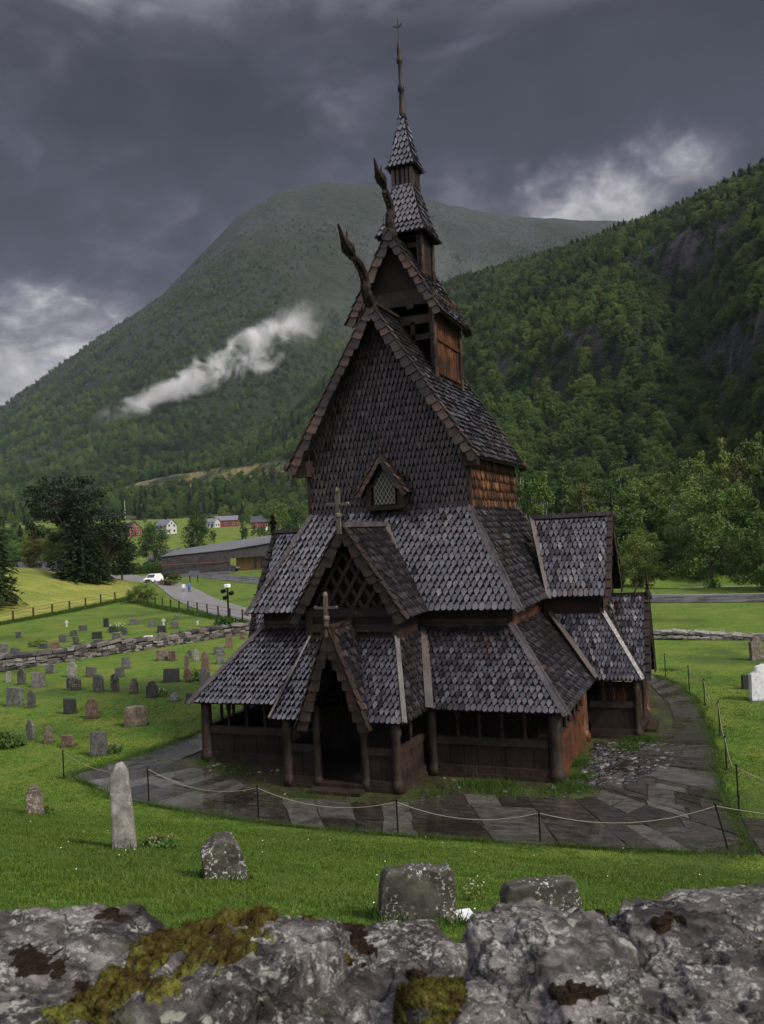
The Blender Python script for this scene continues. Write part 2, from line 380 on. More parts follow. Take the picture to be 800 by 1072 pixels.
def fn_rock(t,b,o):
    r=t.n('ShaderNodeObjectInfo').outputs['Random']
    tc=t.vec('ADD',t.tex(),t.n('ShaderNodeCombineXYZ',X=t.math('MULTIPLY',r,30.),Y=t.math('MULTIPLY',r,17.),Z=0.))
    n=t.noise(tc,3.5,10,.72,.4);st=t.noise(t.map(tc,(2,14,8),(0,.3,.5)),2.2,8,.7)
    c=t.ramp(t.math('ADD',t.math('MULTIPLY',n,.6),t.math('MULTIPLY',st,.4)),[(.40,(.007,.005,.004)),(.46,(.036,.029,.026)),(.52,(.10,.088,.082)),(.60,(.29,.265,.25))])
    # pale crusts of lichen with crisp edges, dark crusts, greenish bloom
    la=t.math('MULTIPLY',t.smooth(t.noise(tc,44,8,.85),.50,.535),t.smooth(t.noise(tc,7,6,.72),.465,.54))
    c=t.mix(t.math('MULTIPLY',la,.85),c,(.50,.49,.45))
    v=t.vor(t.vec('ADD',tc,t.vec('MULTIPLY',t.noise(tc,20,4,out=1),(.05,.05,.05))),11,out=0)
    ring=t.math('MULTIPLY',t.smooth(v,.26,.20),t.smooth(t.noise(tc,3.1,3),.50,.60))
    c=t.mix(t.math('MULTIPLY',ring,.7),c,(.42,.44,.36))
    dk=t.math('MULTIPLY',t.smooth(t.noise(tc,13,7,.7),.56,.62),t.smooth(t.noise(tc,2.6,4),.45,.6))
    c=t.mix(t.math('MULTIPLY',dk,.9),c,(.012,.008,.006));ck=t.smooth(t.vor(t.vec('ADD',tc,t.vec('MULTIPLY',t.noise(tc,7,5,out=1),(.25,.25,.25))),4.5,'DISTANCE_TO_EDGE'),.0,.035);c=t.mix(ck,t.mix(.7,c,(.01,.008,.007)),c)
    gr=t.smooth(t.noise(tc,6.5,6,.7),.58,.68)
    c=t.mix(t.math('MULTIPLY',gr,.5),c,(.10,.11,.045))
    t.put(b.inputs['Base Color'],c);t.put(b.inputs['Roughness'],t.smooth(n,.3,.7,.4,.8))
    h=t.math('ADD',t.math('ADD',n,t.math('MULTIPLY',st,.6)),t.math('MULTIPLY',t.noise(tc,40,6,.7),.25))
    h=t.math('ADD',h,t.math('MULTIPLY',ck,.35));t.put(b.inputs['Normal'],t.bump(t.math('ADD',h,t.math('MULTIPLY',la,.15)),1.,.05))
M['rock']=mat('lichen_crusted_rock',fn_rock)
def fn_moss(t,b,o):
    tc=t.tex();n=t.noise(tc,7,6,.7);f=t.noise(tc,60,4,.7)
    c=t.ramp(t.math('ADD',t.math('MULTIPLY',n,.75),t.math('MULTIPLY',f,.25)),[(.38,(.016,.009,.004)),(.46,(.055,.036,.008)),(.54,(.10,.100,.020)),(.64,(.215,.22,.045))])
    t.put(b.inputs['Base Color'],c);b.inputs['Roughness'].default_value=.9;b.inputs['Specular IOR Level'].default_value=.1
    t.put(b.inputs['Normal'],t.bump(t.math('ADD',n,f),1,.03))
M['moss']=mat('golden_moss',fn_moss)
M['moss_dark']=plain('dark_brown_moss',(.022,.014,.008),.95,0,.6,25,.9,.1)
def fn_drystone(t,b,o):
    isl=t.n('ShaderNodeNewGeometry').outputs['Random Per Island'];tc=t.tex();n=t.noise(tc,6,6,.7)
    c=t.ramp(t.math('ADD',t.math('MULTIPLY',isl,.6),t.math('MULTIPLY',n,.4)),[(.25,(.012,.010,.011)),(.5,(.045,.037,.034)),(.75,(.13,.115,.105)),(.9,(.28,.26,.24))])
    t.put(b.inputs['Base Color'],c);b.inputs['Roughness'].default_value=.6;t.put(b.inputs['Normal'],t.bump(n,.7,.04))
M['drystone']=mat('drystone',fn_drystone)
def fn_rub(t,b,o):
    isl=t.n('ShaderNodeNewGeometry').outputs['Random Per Island'];n=t.noise(t.tex(),8,5,.7)
    t.put(b.inputs['Base Color'],t.ramp(t.math('ADD',t.math('MULTIPLY',isl,.7),t.math('MULTIPLY',n,.3)),[(.3,(.012,.010,.010)),(.7,(.040,.034,.032)),(.88,(.22,.20,.19))]));b.inputs['Roughness'].default_value=.22;b.inputs['Specular IOR Level'].default_value=.9
    t.put(b.inputs['Normal'],t.bump(n,.6,.03))
def fn_slab(t,b,o):
    isl=t.n('ShaderNodeNewGeometry').outputs['Random Per Island'];tc=t.tex()
    off=t.vec('ADD',tc,t.n('ShaderNodeCombineXYZ',X=t.math('MULTIPLY',isl,37.),Y=t.math('MULTIPLY',isl,91.),Z=0.))
    n=t.noise(t.map(off,(1,2.4,1)),2.2,7,.65,.3);f=t.noise(off,18,5,.7)
    c=t.ramp(t.math('ADD',t.math('MULTIPLY',n,.68),t.math('MULTIPLY',isl,.32)),[(.3,(.012,.010,.008)),(.45,(.032,.026,.021)),(.56,(.060,.054,.048)),(.74,(.115,.108,.10))])
    mud=t.smooth(t.noise(tc,.8,6,.7),.52,.66);c=t.mix(t.math('MULTIPLY',mud,.6),c,(.022,.016,.008))
    lt=t.smooth(t.noise(off,7,6,.75),.64,.7);c=t.mix(t.math('MULTIPLY',lt,.5),c,(.22,.21,.19))
    t.put(b.inputs['Base Color'],c)
    pud=t.math('ADD',t.smooth(t.noise(t.vec('ADD',tc,(4,2.2,0)),.36,4,.5),.50,.57),0.)
    t.put(b.inputs['Roughness'],t.mix(pud,t.mix(f,(.20,)*3,(.38,)*3),(.06,)*3))
    b.inputs['Specular IOR Level'].default_value=1.
    nd=t.n('ShaderNodeBump',Distance=.02,Height=t.math('ADD',n,t.math('MULTIPLY',f,.5)));t.put(nd.inputs['Strength'],t.math('MULTIPLY',t.math('SUBTRACT',1.,pud),.4))
    t.put(b.inputs['Normal'],nd.outputs[0]);b.inputs['Coat Weight'].default_value=.6;b.inputs['Coat Roughness'].default_value=.12
M['slab']=mat('wet_flagstone',fn_slab)
def fn_asph(t,b,o):
    tc=t.tex();n=t.noise(t.map(tc,(.25,.25,1)),1.2,5,.6)
    t.put(b.inputs['Base Color'],t.ramp(n,[(.3,(.055,.055,.06)),(.7,(.12,.12,.125))]));t.put(b.inputs['Roughness'],t.smooth(n,.35,.65,.12,.45))
M['asphalt']=mat('wet_asphalt',fn_asph)
M['gravel']=plain('pale_wet_gravel',(.20,.19,.185),.35,0,.35,1.2,.2)
M['paint']=plain('white_road_paint',(.7,.7,.68),.5)
def fn_water(t,b,o):
    b.inputs['Base Color'].default_value=(.05,.055,.055,1);b.inputs['Roughness'].default_value=.08
    tc=t.tex();t.put(b.inputs['Base Color'],t.ramp(t.noise(tc,.8,6,.7),[(.45,(.03,.035,.035)),(.62,(.4,.42,.43))]))
    t.put(b.inputs['Normal'],t.bump(t.noise(tc,1.5,5),.5,.1))
M['water']=mat('rushing_river_water',fn_water)
M['white']=plain('white_paint',(.42,.42,.41),.45,0,.1)
M['redpaint']=plain('red_barn_paint',(.16,.022,.016),.6,0,.3)
M['slate']=plain('grey_roof',(.12,.125,.14),.45,0,.2,.8)
M['darkroof']=plain('dark_roof',(.035,.035,.04),.5,0,.3,.8)
M['glass']=plain('window_glass',(.03,.035,.04),.08,0,.1,4,0,.8)
M['pine']=wood('golden_pine_cladding',(.20,.10,.03),(.36,.19,.06),(.5,.29,.10),(.5,.7))
M['clad']=wood('dark_brown_cladding',(.012,.010,.010),(.030,.025,.024),(.06,.05,.048),(.5,.8),(2,2,.1))
M['rope']=plain('hemp_rope',(.20,.18,.14),.8,0,.3,40)
M['flower_w']=plain('white_petals',(.75,.75,.72),.6,0,.1)
M['flower_p']=plain('pink_petals',(.55,.30,.28),.6,0,.2)
M['rubber']=plain('rubber',(.015,.015,.015),.8)
M['skin']=plain('skin',(.45,.27,.2),.6)
M['blue']=plain('blue_jacket_cloth',(.03,.09,.30),.7)
M['palecloth']=plain('pale_jacket_cloth',(.55,.56,.60),.7)
M['darkcloth']=plain('dark_cloth',(.015,.016,.022),.8)
M['lampglass']=plain('white_lamp_glass',(.8,.8,.78),.25,0,.05)
M['redlamp']=plain('tail_lamp_red',(.4,.02,.02),.3)
M['carpaint']=plain('white_car_paint',(.72,.73,.74),.2,0,.05,2,0)
# ============================================================ STAVE CHURCH
def clip2(poly,clip):
    """Sutherland-Hodgman, clip polygon counter-clockwise"""
    out=poly
    n=len(clip)
    for i in range(n):
        ax,ay=clip[i];bx,by=clip[(i+1)%n];inp=out;out=[]
        if not inp:return []
        ex,ey=bx-ax,by-ay
        side=lambda p:(ex*(p[1]-ay)-ey*(p[0]-ax))
        for j in range(len(inp)):
            p=inp[j];q=inp[(j+1)%len(inp)];sp=side(p);sq=side(q)
            if sp>=0:out.append(p)
            if (sp>=0)!=(sq>=0):
                t=sp/(sp-sq);out.append((p[0]+(q[0]-p[0])*t,p[1]+(q[1]-p[1])*t))
    return out
def shingles(mb,poly,w=.2,h=.26,shape='round',th=.03,over=.05,wj=.03,nrm=None,deck=None):
    P=[Vector(p) for p in poly];n=(P[1]-P[0]).cross(P[2]-P[0]).normalized()
    if nrm is not None and n.dot(Vector(nrm))<0:n=-n;P=P[::-1]
    u=Vector((0,0,1)).cross(n)
    u=u.normalized() if u.length>1e-3 else Vector((1,0,0))
    v=n.cross(u).normalized()
    o=P[0];Q=[((p-o).dot(u),(p-o).dot(v)) for p in P]
    A=sum(Q[i][0]*Q[(i+1)%len(Q)][1]-Q[(i+1)%len(Q)][0]*Q[i][1] for i in range(len(Q)))
    if A<0:Q=Q[::-1]
    x0=min(q[0] for q in Q);x1=max(q[0] for q in Q);y0=min(q[1] for q in Q);y1=max(q[1] for q in Q)
    # clip region grows downwards by the overhang
    CQ=[(q[0],q[1]-(over if q[1]<y0+.02 else 0)) for q in Q]
    if deck is not None:
        mb.mi=1
        i=len(mb.v);D=[p-n*deck for p in P]
        mb.add([p-n*.004 for p in P]+D,[tuple(range(len(P))),tuple(range(len(P),2*len(P)))[::-1]]+[(k,len(P)+k,len(P)+(k+1)%len(P),(k+1)%len(P)) for k in range(len(P))])
    mb.mi=0
    L=h*1.32;r=0;y=y0-over
    tip={'round':.4*w,'point':.75*w,'long':1.25*w,'dia':.9*w,'soft':.22*w}[shape]
    while y<y1:
        off=(r%2)*.5*w+random.uniform(-.02,.02)*w;x=x0-w+off-w/2
        while x<x1+w:
            cx=x+w/2;W=w*random.uniform(.91,.985);dy=random.uniform(-wj,wj)
            if r==0:dy*=.3
            a=W/2;b=y+dy
            if shape=='round' or (shape=='dia' and r==0):tp=.4*w;ol=[(-a,b+L),(-a,b+tp),(-a*.62,b+tp*.3),(0,b),(a*.62,b+tp*.3),(a,b+tp),(a,b+L)]
            elif shape=='dia':ol=[(-a,b+L),(-a,b+tip),(-a*.16,b),(a*.16,b),(a,b+tip),(a,b+L)]
            elif shape=='soft':ol=[(-a,b+L),(-a,b+tip),(0,b),(a,b+tip),(a,b+L)]
            elif shape=='point':ol=[(-a,b+L),(-a,b+tip),(-a*.25,b+.02),(a*.25,b+.02),(a,b+tip),(a,b+L)]
            else:ol=[(-a,b+L),(-a,b+tip),(0,b),(a,b+tip),(a,b+L)]
            ol=clip2([(cx+p,q) for p,q in ol],CQ)
            if len(ol)>=3:
                k=len(ol);lift=th*random.uniform(1.4,3.0);tw=random.gauss(0,.085)
                top=[];bot=[];gx0=sum(q[0] for q in ol)/k;gy0=sum(q[1] for q in ol)/k;ins=.007
                for px,py in ol:
                    hgt=.006+lift*max(0,1-(py-b)/L)+tw*(px-cx)
                    dl=math.hypot(px-gx0,py-gy0)+1e-6;f_=max(.4,1-ins*1.25/dl);p=o+u*px+v*py;top.append(o+u*(gx0+(px-gx0)*f_)+v*(gy0+(py-gy0)*f_)+n*(hgt+th*.6));bot.append(p+n*(hgt-th*.7))
                mb.mi=0;mb.add(top+bot,[tuple(range(k))]);i0=len(mb.v)-2*k;mb.mi=1
                for j in range(k):mb.f.append((i0+j,i0+k+j,i0+k+(j+1)%k,i0+(j+1)%k));mb.m.append(1)
                mb.mi=0
            x+=w
        y+=h;r+=1
def barge(mb,p,q,up,wid=.30,th=.07,seg=.36,out=Vector((0,-1,0)),jit=.02):
    """barge board clad with a chain of overlapping scale-like planks, p low end, q high end"""
    p=Vector(p);q=Vector(q);d=(q-p);L=d.length;d.normalize();up=Vector(up);up=(up-d*up.dot(d)).normalized();out=Vector(out)
    mb.beam(p+up*(-wid*.35)-d*.02,q+up*(-wid*.35),th*.7,wid*.9,up) if False else None
    k=max(2,int(L/seg));
    for i in range(k):
        a=p+d*(L*(i+random.uniform(-.14,.14))/k);l=L/k*random.uniform(1.2,1.5);w=wid*random.uniform(.80,1.15)
        ol=[(0,.02),(l*.0+.03,-w*.62),(l*.22,-w),(l*.95,-w*.8),(l,.02)]
        tilt=random.uniform(.35,1)*jit
        base=a+up*random.uniform(-.008,.008)+out*(.03+.006*(i%3))
        n=len(ol);A=[base+d*x+up*y+out*(th*.35*(1-x/l)+tilt*(1-x/l)) for x,y in ol];B=[pt-out*th*.6 for pt in A]
        mb.add(A+B,[tuple(range(n)),tuple(range(n,2*n))[::-1]]+[(j,n+j,n+(j+1)%n,(j+1)%n) for j in range(n)])
    # top covering shingles seen along the verge
    for i in range(k):
        a=p+d*(L*i/k)+up*.03;l=L/k*1.25
        lift=.05*random.uniform(.6,1.7)
        A=[a+out*(.10),a-out*.16,a-out*.16+d*l,a+out*.10+d*l]
        hh=[lift,lift,0,0]
        T=[x+up*(z+.03) for x,z in zip(A,hh)];B=[x+up*z for x,z in zip(A,hh)]
        mb.add(T+B,[(0,1,2,3),(7,6,5,4),(0,4,5,1),(1,5,6,2),(2,6,7,3),(3,7,4,0)])
church=empty('stave_church',(0,0,0),0,'dark medieval wooden stave church with tiered shingled roofs, dragon heads and spire','church')
def X4(x0,x1,y0,y1,z):return [Vector((x0,y0,z)),Vector((x1,y0,z)),Vector((x1,y1,z)),Vector((x0,y1,z))]
def hiproof(name,outer,zo,inner,zi,w,h,shape,parent,thick=.07):
    o=X4(*outer,zo);i=X4(*inner,zi);mb=MB();ctr=Vector(((outer[0]+outer[1])/2,(outer[2]+outer[3])/2,zo-8))
    for k in range(4):
        k2=(k+1)%4;q=[o[k],o[k2],i[k2],i[k]];n=sum(q,Vector())/4-ctr
        shingles(mb,q,w,h,shape,nrm=n,deck=thick)
    rf=mb.build(name,M['shingle'],parent)
    for k in range(4):
        b=MB();d=(i[k]-o[k]).normalized()
        a=o[k]-d*.12+Vector((0,0,.05));c=i[k]+Vector((0,0,.05))
        s0=(o[(k+1)%4]-o[k]).normalized();s1=(o[(k-1)%4]-o[k]).normalized()
        # two boards folded over the hip
        for s in(s0,s1):
            nn=d.cross(s).normalized();
            if nn.z<0:nn=-nn
            t=nn.cross(d).normalized()
            if t.dot(s)<0:t=-t
            lift=nn*.055
            A=[a+lift-t*.01,a+lift+t*.16,c+lift+t*.15,c+lift-t*.01];B=[p-nn*.04 for p in A]
            b.add(A+B,[(0,1,2,3),(7,6,5,4),(0,4,5,1),(1,5,6,2),(2,6,7,3),(3,7,4,0)])
        b.build('corner_board',M['board'],rf,fix=True)
    return rf
Z1=2.12
# --- walls of the tall body
mb=MB();mb.mi=0
mb.box(-4.6,4.6,2.0,12.3,0,5.35)
aw=mb.build('aisle_wall',M['tar'],church)
for s in(-1,1):pass
mb=MB()
for x in np.arange(-4.55,4.6,.31):mb.box(x,x+.045,1.965,2.0,.2,5.3)
for y in np.arange(2.1,12.2,.31):
    mb.box(4.6,4.635,y,y+.045,.2,5.3);mb.box(-4.635,-4.6,y,y+.045,.2,5.3)
mb.build('wall_batten',M['tar'],aw)
# warm-coloured strip of wall below the aisle eaves on the right
mb=MB();mb.box(4.64,4.70,2.05,12.2,4.1,5.0);mb.build('upper_wall_board',M['orange'],aw)
mb=MB();mb.box(-4.5,4.5,1.90,1.965,4.35,4.6);mb.box(-4.5,4.5,1.88,1.965,4.62,4.75);mb.build_each('wall_rail',M['tar_soft'],aw)
dr=MB();dr.box(-.75,.75,1.93,1.99,.3,2.3);dr=dr.build('door',M['tar_soft'],church)
d2=MB();d2.box(-.9,-.75,1.88,1.98,.2,2.5);d2.box(.75,.9,1.88,1.98,.2,2.5);d2.box(-.9,.9,1.87,1.98,2.3,2.55);d2.build_each('door_frame',M['tar_soft'],dr)
# --- tiered roofs
hiproof('gallery_roof',(-6.6,6.6,0,14.2),Z1,(-4.62,4.62,2.0,12.2),4.55,.185,.225,'dia',church)
hiproof('aisle_roof',(-5.04,5.04,1.54,12.4),5.07,(-3.08,3.08,3.23,10.45),8.5,.215,.255,'dia',church)
# --- nave body
ZA=15.87;sl=(15.87-10.21)/3.55
zr=lambda x:ZA-sl*abs(x)-.12
mb=MB();mb.face([(-3.06,3.3,8.3),(3.06,3.3,8.3),(3.06,3.3,zr(3.06)),(0,3.3,zr(0)),(-3.06,3.3,zr(3.06))])
mb.face([(3.06,10.3,8.3),(-3.06,10.3,8.3),(-3.06,10.3,zr(3.06)),(0,10.3,zr(0)),(3.06,10.3,zr(3.06))])
for s in(-1,1):mb.face([(s*3.06,3.3,8.3),(s*3.06,10.3,8.3),(s*3.06,10.3,10.9),(s*3.06,3.3,10.9)])
nw=mb.build('nave_wall',M['tar'],church)
mb=MB();shingles(mb,[(-3.08,3.28,8.42),(3.08,3.28,8.42),(3.08,3.28,zr(3.08)),(0,3.28,zr(0)),(-3.08,3.28,zr(3.08))],.17,.27,'long',th=.024,nrm=(0,-1,0))
mb.build('gable_shingles',M['shingle_wall'],nw)
mb=MB();shingles(mb,[(3.08,3.28,8.42),(3.08,10.32,8.42),(3.08,10.32,10.8),(3.08,3.28,10.8)],.16,.36,'long',th=.02,nrm=(1,0,0));
mb.build('side_shingles',M['shingle_orange'],nw)
mb=MB();shingles(mb,[(-3.08,3.28,8.42),(-3.08,10.32,8.42),(-3.08,10.32,10.8),(-3.08,3.28,10.8)],.16,.36,'long',th=.02,nrm=(-1,0,0))
mb.build('side_shingles',M['shingle_wall'],nw)
mb=MB();mb.box(3.06,3.16,3.2,3.32,8.45,10.6);mb.box(-3.16,-3.06,3.2,3.32,8.45,10.6);mb.build_each('corner_post',M['tar_soft'],nw)
mb=MB();mb.box(-3.55,-2.95,2.75,3.25,9.95,10.5);mb.box(2.95,3.5,2.85,3.25,9.9,10.4);mb.build_each('beam_end',M['tar_soft'],nw)
# --- nave roof
mb=MB()
for s in(-1,1):
    shingles(mb,[(s*3.55,2.6,10.21),(s*3.55,10.3,10.21),(0,10.3,ZA),(0,2.6,ZA)],.2,.25,'soft',nrm=(s,0,.6),deck=.10)
nr=mb.build('nave_roof',M['shingle'],church)
mb=MB()
mb.beam((0,2.6,ZA+.08),(0,10.3,ZA+.08),.34,.10);mb.build('ridge_board',M['tar_soft'],nr)
for yy,o in((2.55,Vector((0,-1,0))),(10.35,Vector((0,1,0)))):
    for s in(-1,1):
        mb=MB();barge(mb,(s*3.60,yy,10.12),(0,yy,ZA+.02),(s*.8,0,.5),.31,.07,.33,o,.05);mb.build('barge_board',M['shingle_warm'],nr)
def dragon(parent,pts,r0,jaw):
    """carved beast: swelling neck with a ragged mane, wedge head, open jaws, tongue and horn"""
    mb=MB();n=len(pts);P=[Vector(p) for p in pts];SP=[]
    for i in range(n-1):
        p0=P[max(i-1,0)];p1=P[i];p2=P[i+1];p3=P[min(i+2,n-1)]
        for k in range(6):
            t=k/6;SP.append(.5*((2*p1)+(-p0+p2)*t+(2*p0-5*p1+4*p2-p3)*t*t+(-p0+3*p1-3*p2+p3)*t**3))
    SP.append(P[-1]);m=len(SP);rr=random.Random(5)
    rad=[]
    for i in range(m):
        q=i/(m-1);rad.append(r0*((1.15-.62*q)+.55*math.exp(-((q-.70)/.09)**2)-.25*math.exp(-((q-.58)/.06)**2))*(1 if q<.8 else 1-.72*(q-.8)/.2)*rr.uniform(.93,1.07))
    mb.tube(SP,rad,8)
    for jw in jaw:
        J=[Vector(q) for q in jw];k=len(J);mb.tube(J,[r0*(.52-.40*a/(k-1)) for a in range(k)],6)
        e=J[-1];d=(J[-1]-J[-2]).normalized();mb.tube([e,e+d*r0*.5+Vector((0,r0*.35,0))],[r0*.14,r0*.06],5)
    for i in range(3,int(m*.72)):
        t=(SP[i+1]-SP[i-1]).normalized();b=Vector((0,1,0))-t*t.y;b=-b.normalized()
        if i%2:
            h=rr.uniform(.7,1.25);mb.prism([(-r0*.30,0),(r0*.30,0),(r0*.05,r0*h),(-r0*.25,r0*h*.7)],SP[i]+b*rad[i]*.55-Vector((r0*.12,0,0)),t,b,(1,0,0),r0*.24)
    h0=SP[int(m*.70)];
    for s_ in(-1,1):mb.sph(h0+Vector((s_*r0*.8,0,0)),r0*.26,7,5)
    return mb.build('dragon_head',M['tar'],parent)
dragon(nr,[(0,2.75,15.75),(0,2.25,16.25),(0,2.20,16.65),(0,1.85,17.0),(0,1.25,17.22),(0,.80,17.38),(0,.40,17.62),(0,.11,17.98)],.185,
   [[(0,1.05,17.35),(0,.78,17.60),(0,.78,17.95)],[(0,1.25,17.15),(0,.95,17.08),(0,.70,17.18)]])
# --- ridge turret
ZT=19.2;stt=(19.2-15.9)/1.88
T=MB();zt=lambda x:ZT-stt*abs(x)-.1
T.prism([(-1.42,16.9-0),(1.42,16.9),(0,zt(0))],(0,5.25,0),(1,0,0),(0,0,1),(0,1,0),.08)
T.prism([(-1.42,16.9-0),(1.42,16.9),(0,zt(0))],(0,8.45,0),(1,0,0),(0,0,1),(0,1,0),.08)
tur=empty('ridge_turret');tur.parent=church
g=T.build_each('turret_gable',M['tar'],tur)[0]
mb=MB()
for hx,hzz in((0,17.95),(-.42,17.3),(.45,17.35)):mb.tube([(hx,5.22,hzz),(hx,5.27,hzz)],.085,10)
mb.build_each('gable_hole',M['dark'],g)
mb=MB();mb.box(-1.5,1.5,5.14,5.24,16.35,16.95)
for x in(-.7,.62):mb.box(x-.14,x+.14,5.05,5.15,16.2,16.42)
mb.box(-1.4,1.4,5.2,5.3,15.62,15.95);mb.box(-1.4,1.4,5.2,5.28,15.0,15.22)
mb.box(.55,.72,5.2,5.28,14.2,15.7);mb.build_each('cross_beam',M['tar_soft'],tur)
mb=MB()
for sx in(-1,1):
    for y in(5.2,8.4):mb.box(sx*1.45-.11,sx*1.45+.11,y-.1,y+.14,13.3,16.9)
mb.box(-1.4,1.4,8.38,8.46,15.2,16.9)
mb.build_each('turret_post',M['tar_soft'],tur)
mb=MB()
for k in range(9):
    y0=5.3+k*.345;mb.box(1.38+.012*(k%2),1.44+.018*((k*7)%3),y0+.008,y0+.337,12.9,16.9)
mb.box(1.37,1.39,5.3,8.4,12.9,16.9);mb.beam((1.50,5.3,15.05),(1.50,8.4,15.05),.06,.14);mb.beam((1.50,5.3,13.75),(1.50,8.4,13.75),.05,.12);mb.build('turret_side_wall',M['orange'],tur)
mb=MB();mb.box(-1.46,-1.38,5.3,8.4,12.9,16.9);mb.build('turret_side_wall',M['tar_soft'],tur)
for sy in(5.12,8.5):
    mb=MB()
    for k in range(9):
        z0=12.95+k*.42;mb.prism([(-.12,0),(.05,-.06),(.12,.02),(.12,.5),(-.12,.5)],(1.50+.015*(k%2),sy,z0),(0,1,0),(.03,0,1),(1,0,0),.05)
    mb.build('wall_cover_board',M['shingle_warm'],tur)
mb=MB()
for s in(-1,1):shingles(mb,[(s*1.88,4.9,15.9),(s*1.88,8.85,15.9),(0,8.85,ZT),(0,4.9,ZT)],.2,.24,'soft',nrm=(s,0,.5),deck=.08)
trf=mb.build('turret_roof',M['shingle'],tur)
for yy,o in((4.85,Vector((0,-1,0))),(8.9,Vector((0,1,0)))):
    for s in(-1,1):
        mb=MB();barge(mb,(s*1.93,yy,15.82),(0,yy,ZT+.02),(s*.86,0,.5),.28,.07,.34,o,.05);mb.build('barge_board',M['shingle_warm'],trf)
dragon(trf,[(0,5.2,19.1),(0,5.0,19.7),(0,5.2,20.15),(0,4.85,20.6),(0,4.35,21.0),(0,3.95,21.2),(0,3.69,21.6)],.18,[[(0,4.75,20.75),(0,4.45,20.55),(0,4.62,20.25)],[(0,4.55,20.85),(0,4.35,21.2),(0,4.38,21.55)]])
# --- lantern and spire
YS=7.14
spire=empty('spire');spire.parent=church
mb=MB()
for sx in(-1,1):
    for sy in(-1,1):mb.box(sx*.66-.10,sx*.66+.10,YS+sy*.66-.10,YS+sy*.66+.10,17.3,19.9)
mb.box(-.7,.7,YS-.7,YS-.62,19.0,19.2);mb.box(-.7,.7,YS-.7,YS-.62,17.9,18.35);mb.box(-.7,.7,YS+.62,YS+.7,18.9,19.9);mb.box(-.7,.7,YS+.62,YS+.7,17.4,18.3)
mb.box(-.72,-.6,YS-.6,YS+.6,17.4,19.9)
mb.build_each('lantern_frame',M['tar'],spire)
mb=MB()
for k in range(6):
    for y0 in(YS-.66,YS+.66):
        mb.prism([(-.13,0),(.0,-.06),(.13,0),(.13,.48),(-.13,.48)],(.74+.012*(k%2),y0,17.45+k*.38),(0,1,0),(.02,0,1),(1,0,0),.05)
mb.box(.62,.72,YS-.55,YS+.55,17.3,19.7)
mb.build('lantern_side_boards',M['shingle_warm'],spire)
def pyr(name,z0,r0,z1,r1,w,h,flare=0):
    mb=MB();lv=[(z0,r0),(z0+(z1-z0)*.22,r0-(r0-r1)*.34),(z1,r1)] if flare else [(z0,r0),(z1,r1)]
    for (za,ra),(zb,rb) in zip(lv,lv[1:]):
        o=X4(-ra,ra,YS-ra,YS+ra,za);i=X4(-rb,rb,YS-rb,YS+rb,zb)
        for k in range(4):
            q=[o[k],o[(k+1)%4],i[(k+1)%4],i[k]];shingles(mb,q,w,h,'point',th=.025,nrm=sum(q,Vector())/4-Vector((0,YS,za-2)),deck=.05)
    return mb.build(name,M['shingle'],spire)
pyr('lower_spire_roof',19.55,1.06,21.7,.40,.20,.27,1)
pyr('upper_spire_roof',22.42,.60,24.75,.07,.19,.27,1)
mb=MB();mb.box(-.40,.40,YS-.40,YS+.40,21.5,22.7)
nk=mb.build('spire_neck',M['tar'],spire)
mb=MB()
for sx in(-1,1):
    for sy in(-1,1):mb.box(sx*.39-.07,sx*.39+.07,YS+sy*.39-.07,YS+sy*.39+.07,21.5,22.6)
for k in(-.2,.02,.2):mb.box(k-.05,k+.05,YS-.44,YS-.40,21.6,22.5);mb.box(.40,.44,YS+k-.05,YS+k+.05,21.6,22.5)
mb.build_each('neck_post',M['shingle_warm'],nk)
mb=MB()
mb.lathe((0,YS,24.55),[(.17,0),(.13,.25),(.10,.9),(.09,1.1),(.13,1.16),(.14,1.3),(.12,1.42),(.08,1.5),(.07,2.3),(.12,2.36),(.13,2.5),(.08,2.58),(.10,2.75),(.09,3.0),(.05,3.18),(.015,3.25)],10)
mb.build('finial',M['tar_soft'],spire,smooth=True)
mb=MB();mb.tube([(0,YS,27.75),(0,YS,28.7)],.014,5)
mb.prism([(-.22,0),(-.1,.04),(0,.02),(.1,.12),(.2,.2),(.17,.06),(.06,-.05),(-.08,-.06)],(0,YS,28.4),(.9,.43,0),(0,0,1),(-.43,.9,0),.015)
mb.build('weather_vane',M['iron'],spire)
# --- little dormer window in the west gable
wd=empty('gable_window');wd.parent=church
mb=MB()
for s in(-1,1):mb.box(s*.62-.11,s*.62+.11,2.95,3.3,8.6,9.75)
mb.box(-.6,.6,2.98,3.28,8.55,8.72);mb.prism([(-.6,9.35),(.6,9.35),(.0,10.3)],(0,3.02,0),(1,0,0),(0,0,1),(0,1,0),.05)
mb.build_each('window_frame',M['tar_soft'],wd)
mb=MB();mb.prism([(-.42,8.75),(.42,8.75),(.42,9.45),(0,10.05),(-.42,9.45)],(0,3.005,0),(1,0,0),(0,0,1),(0,1,0),.02);pane=mb.build('pane',plain('old_leaded_glass',(.012,.014,.012),.35,0,.3,6,.1),wd)
mb=MB()
for k in np.arange(-1.3,1.4,.15):
    for s in(-1,1):
        pts=[]
        x0,z0=k,8.75
        for t in np.arange(0,1.4,.05):
            x=x0+s*t*.6;z=z0+t
            if abs(x)<.42 and z<min(9.45,9.99) or (abs(x)<.42 and z<10.05-abs(x)*1.43):pts.append((x,2.995,z))
        if len(pts)>1:mb.tube([pts[0],pts[-1]],.009,4)
mb.build('lead_lattice',plain('lattice_metal',(.40,.40,.32),.4,.1),pane)
mb=MB()
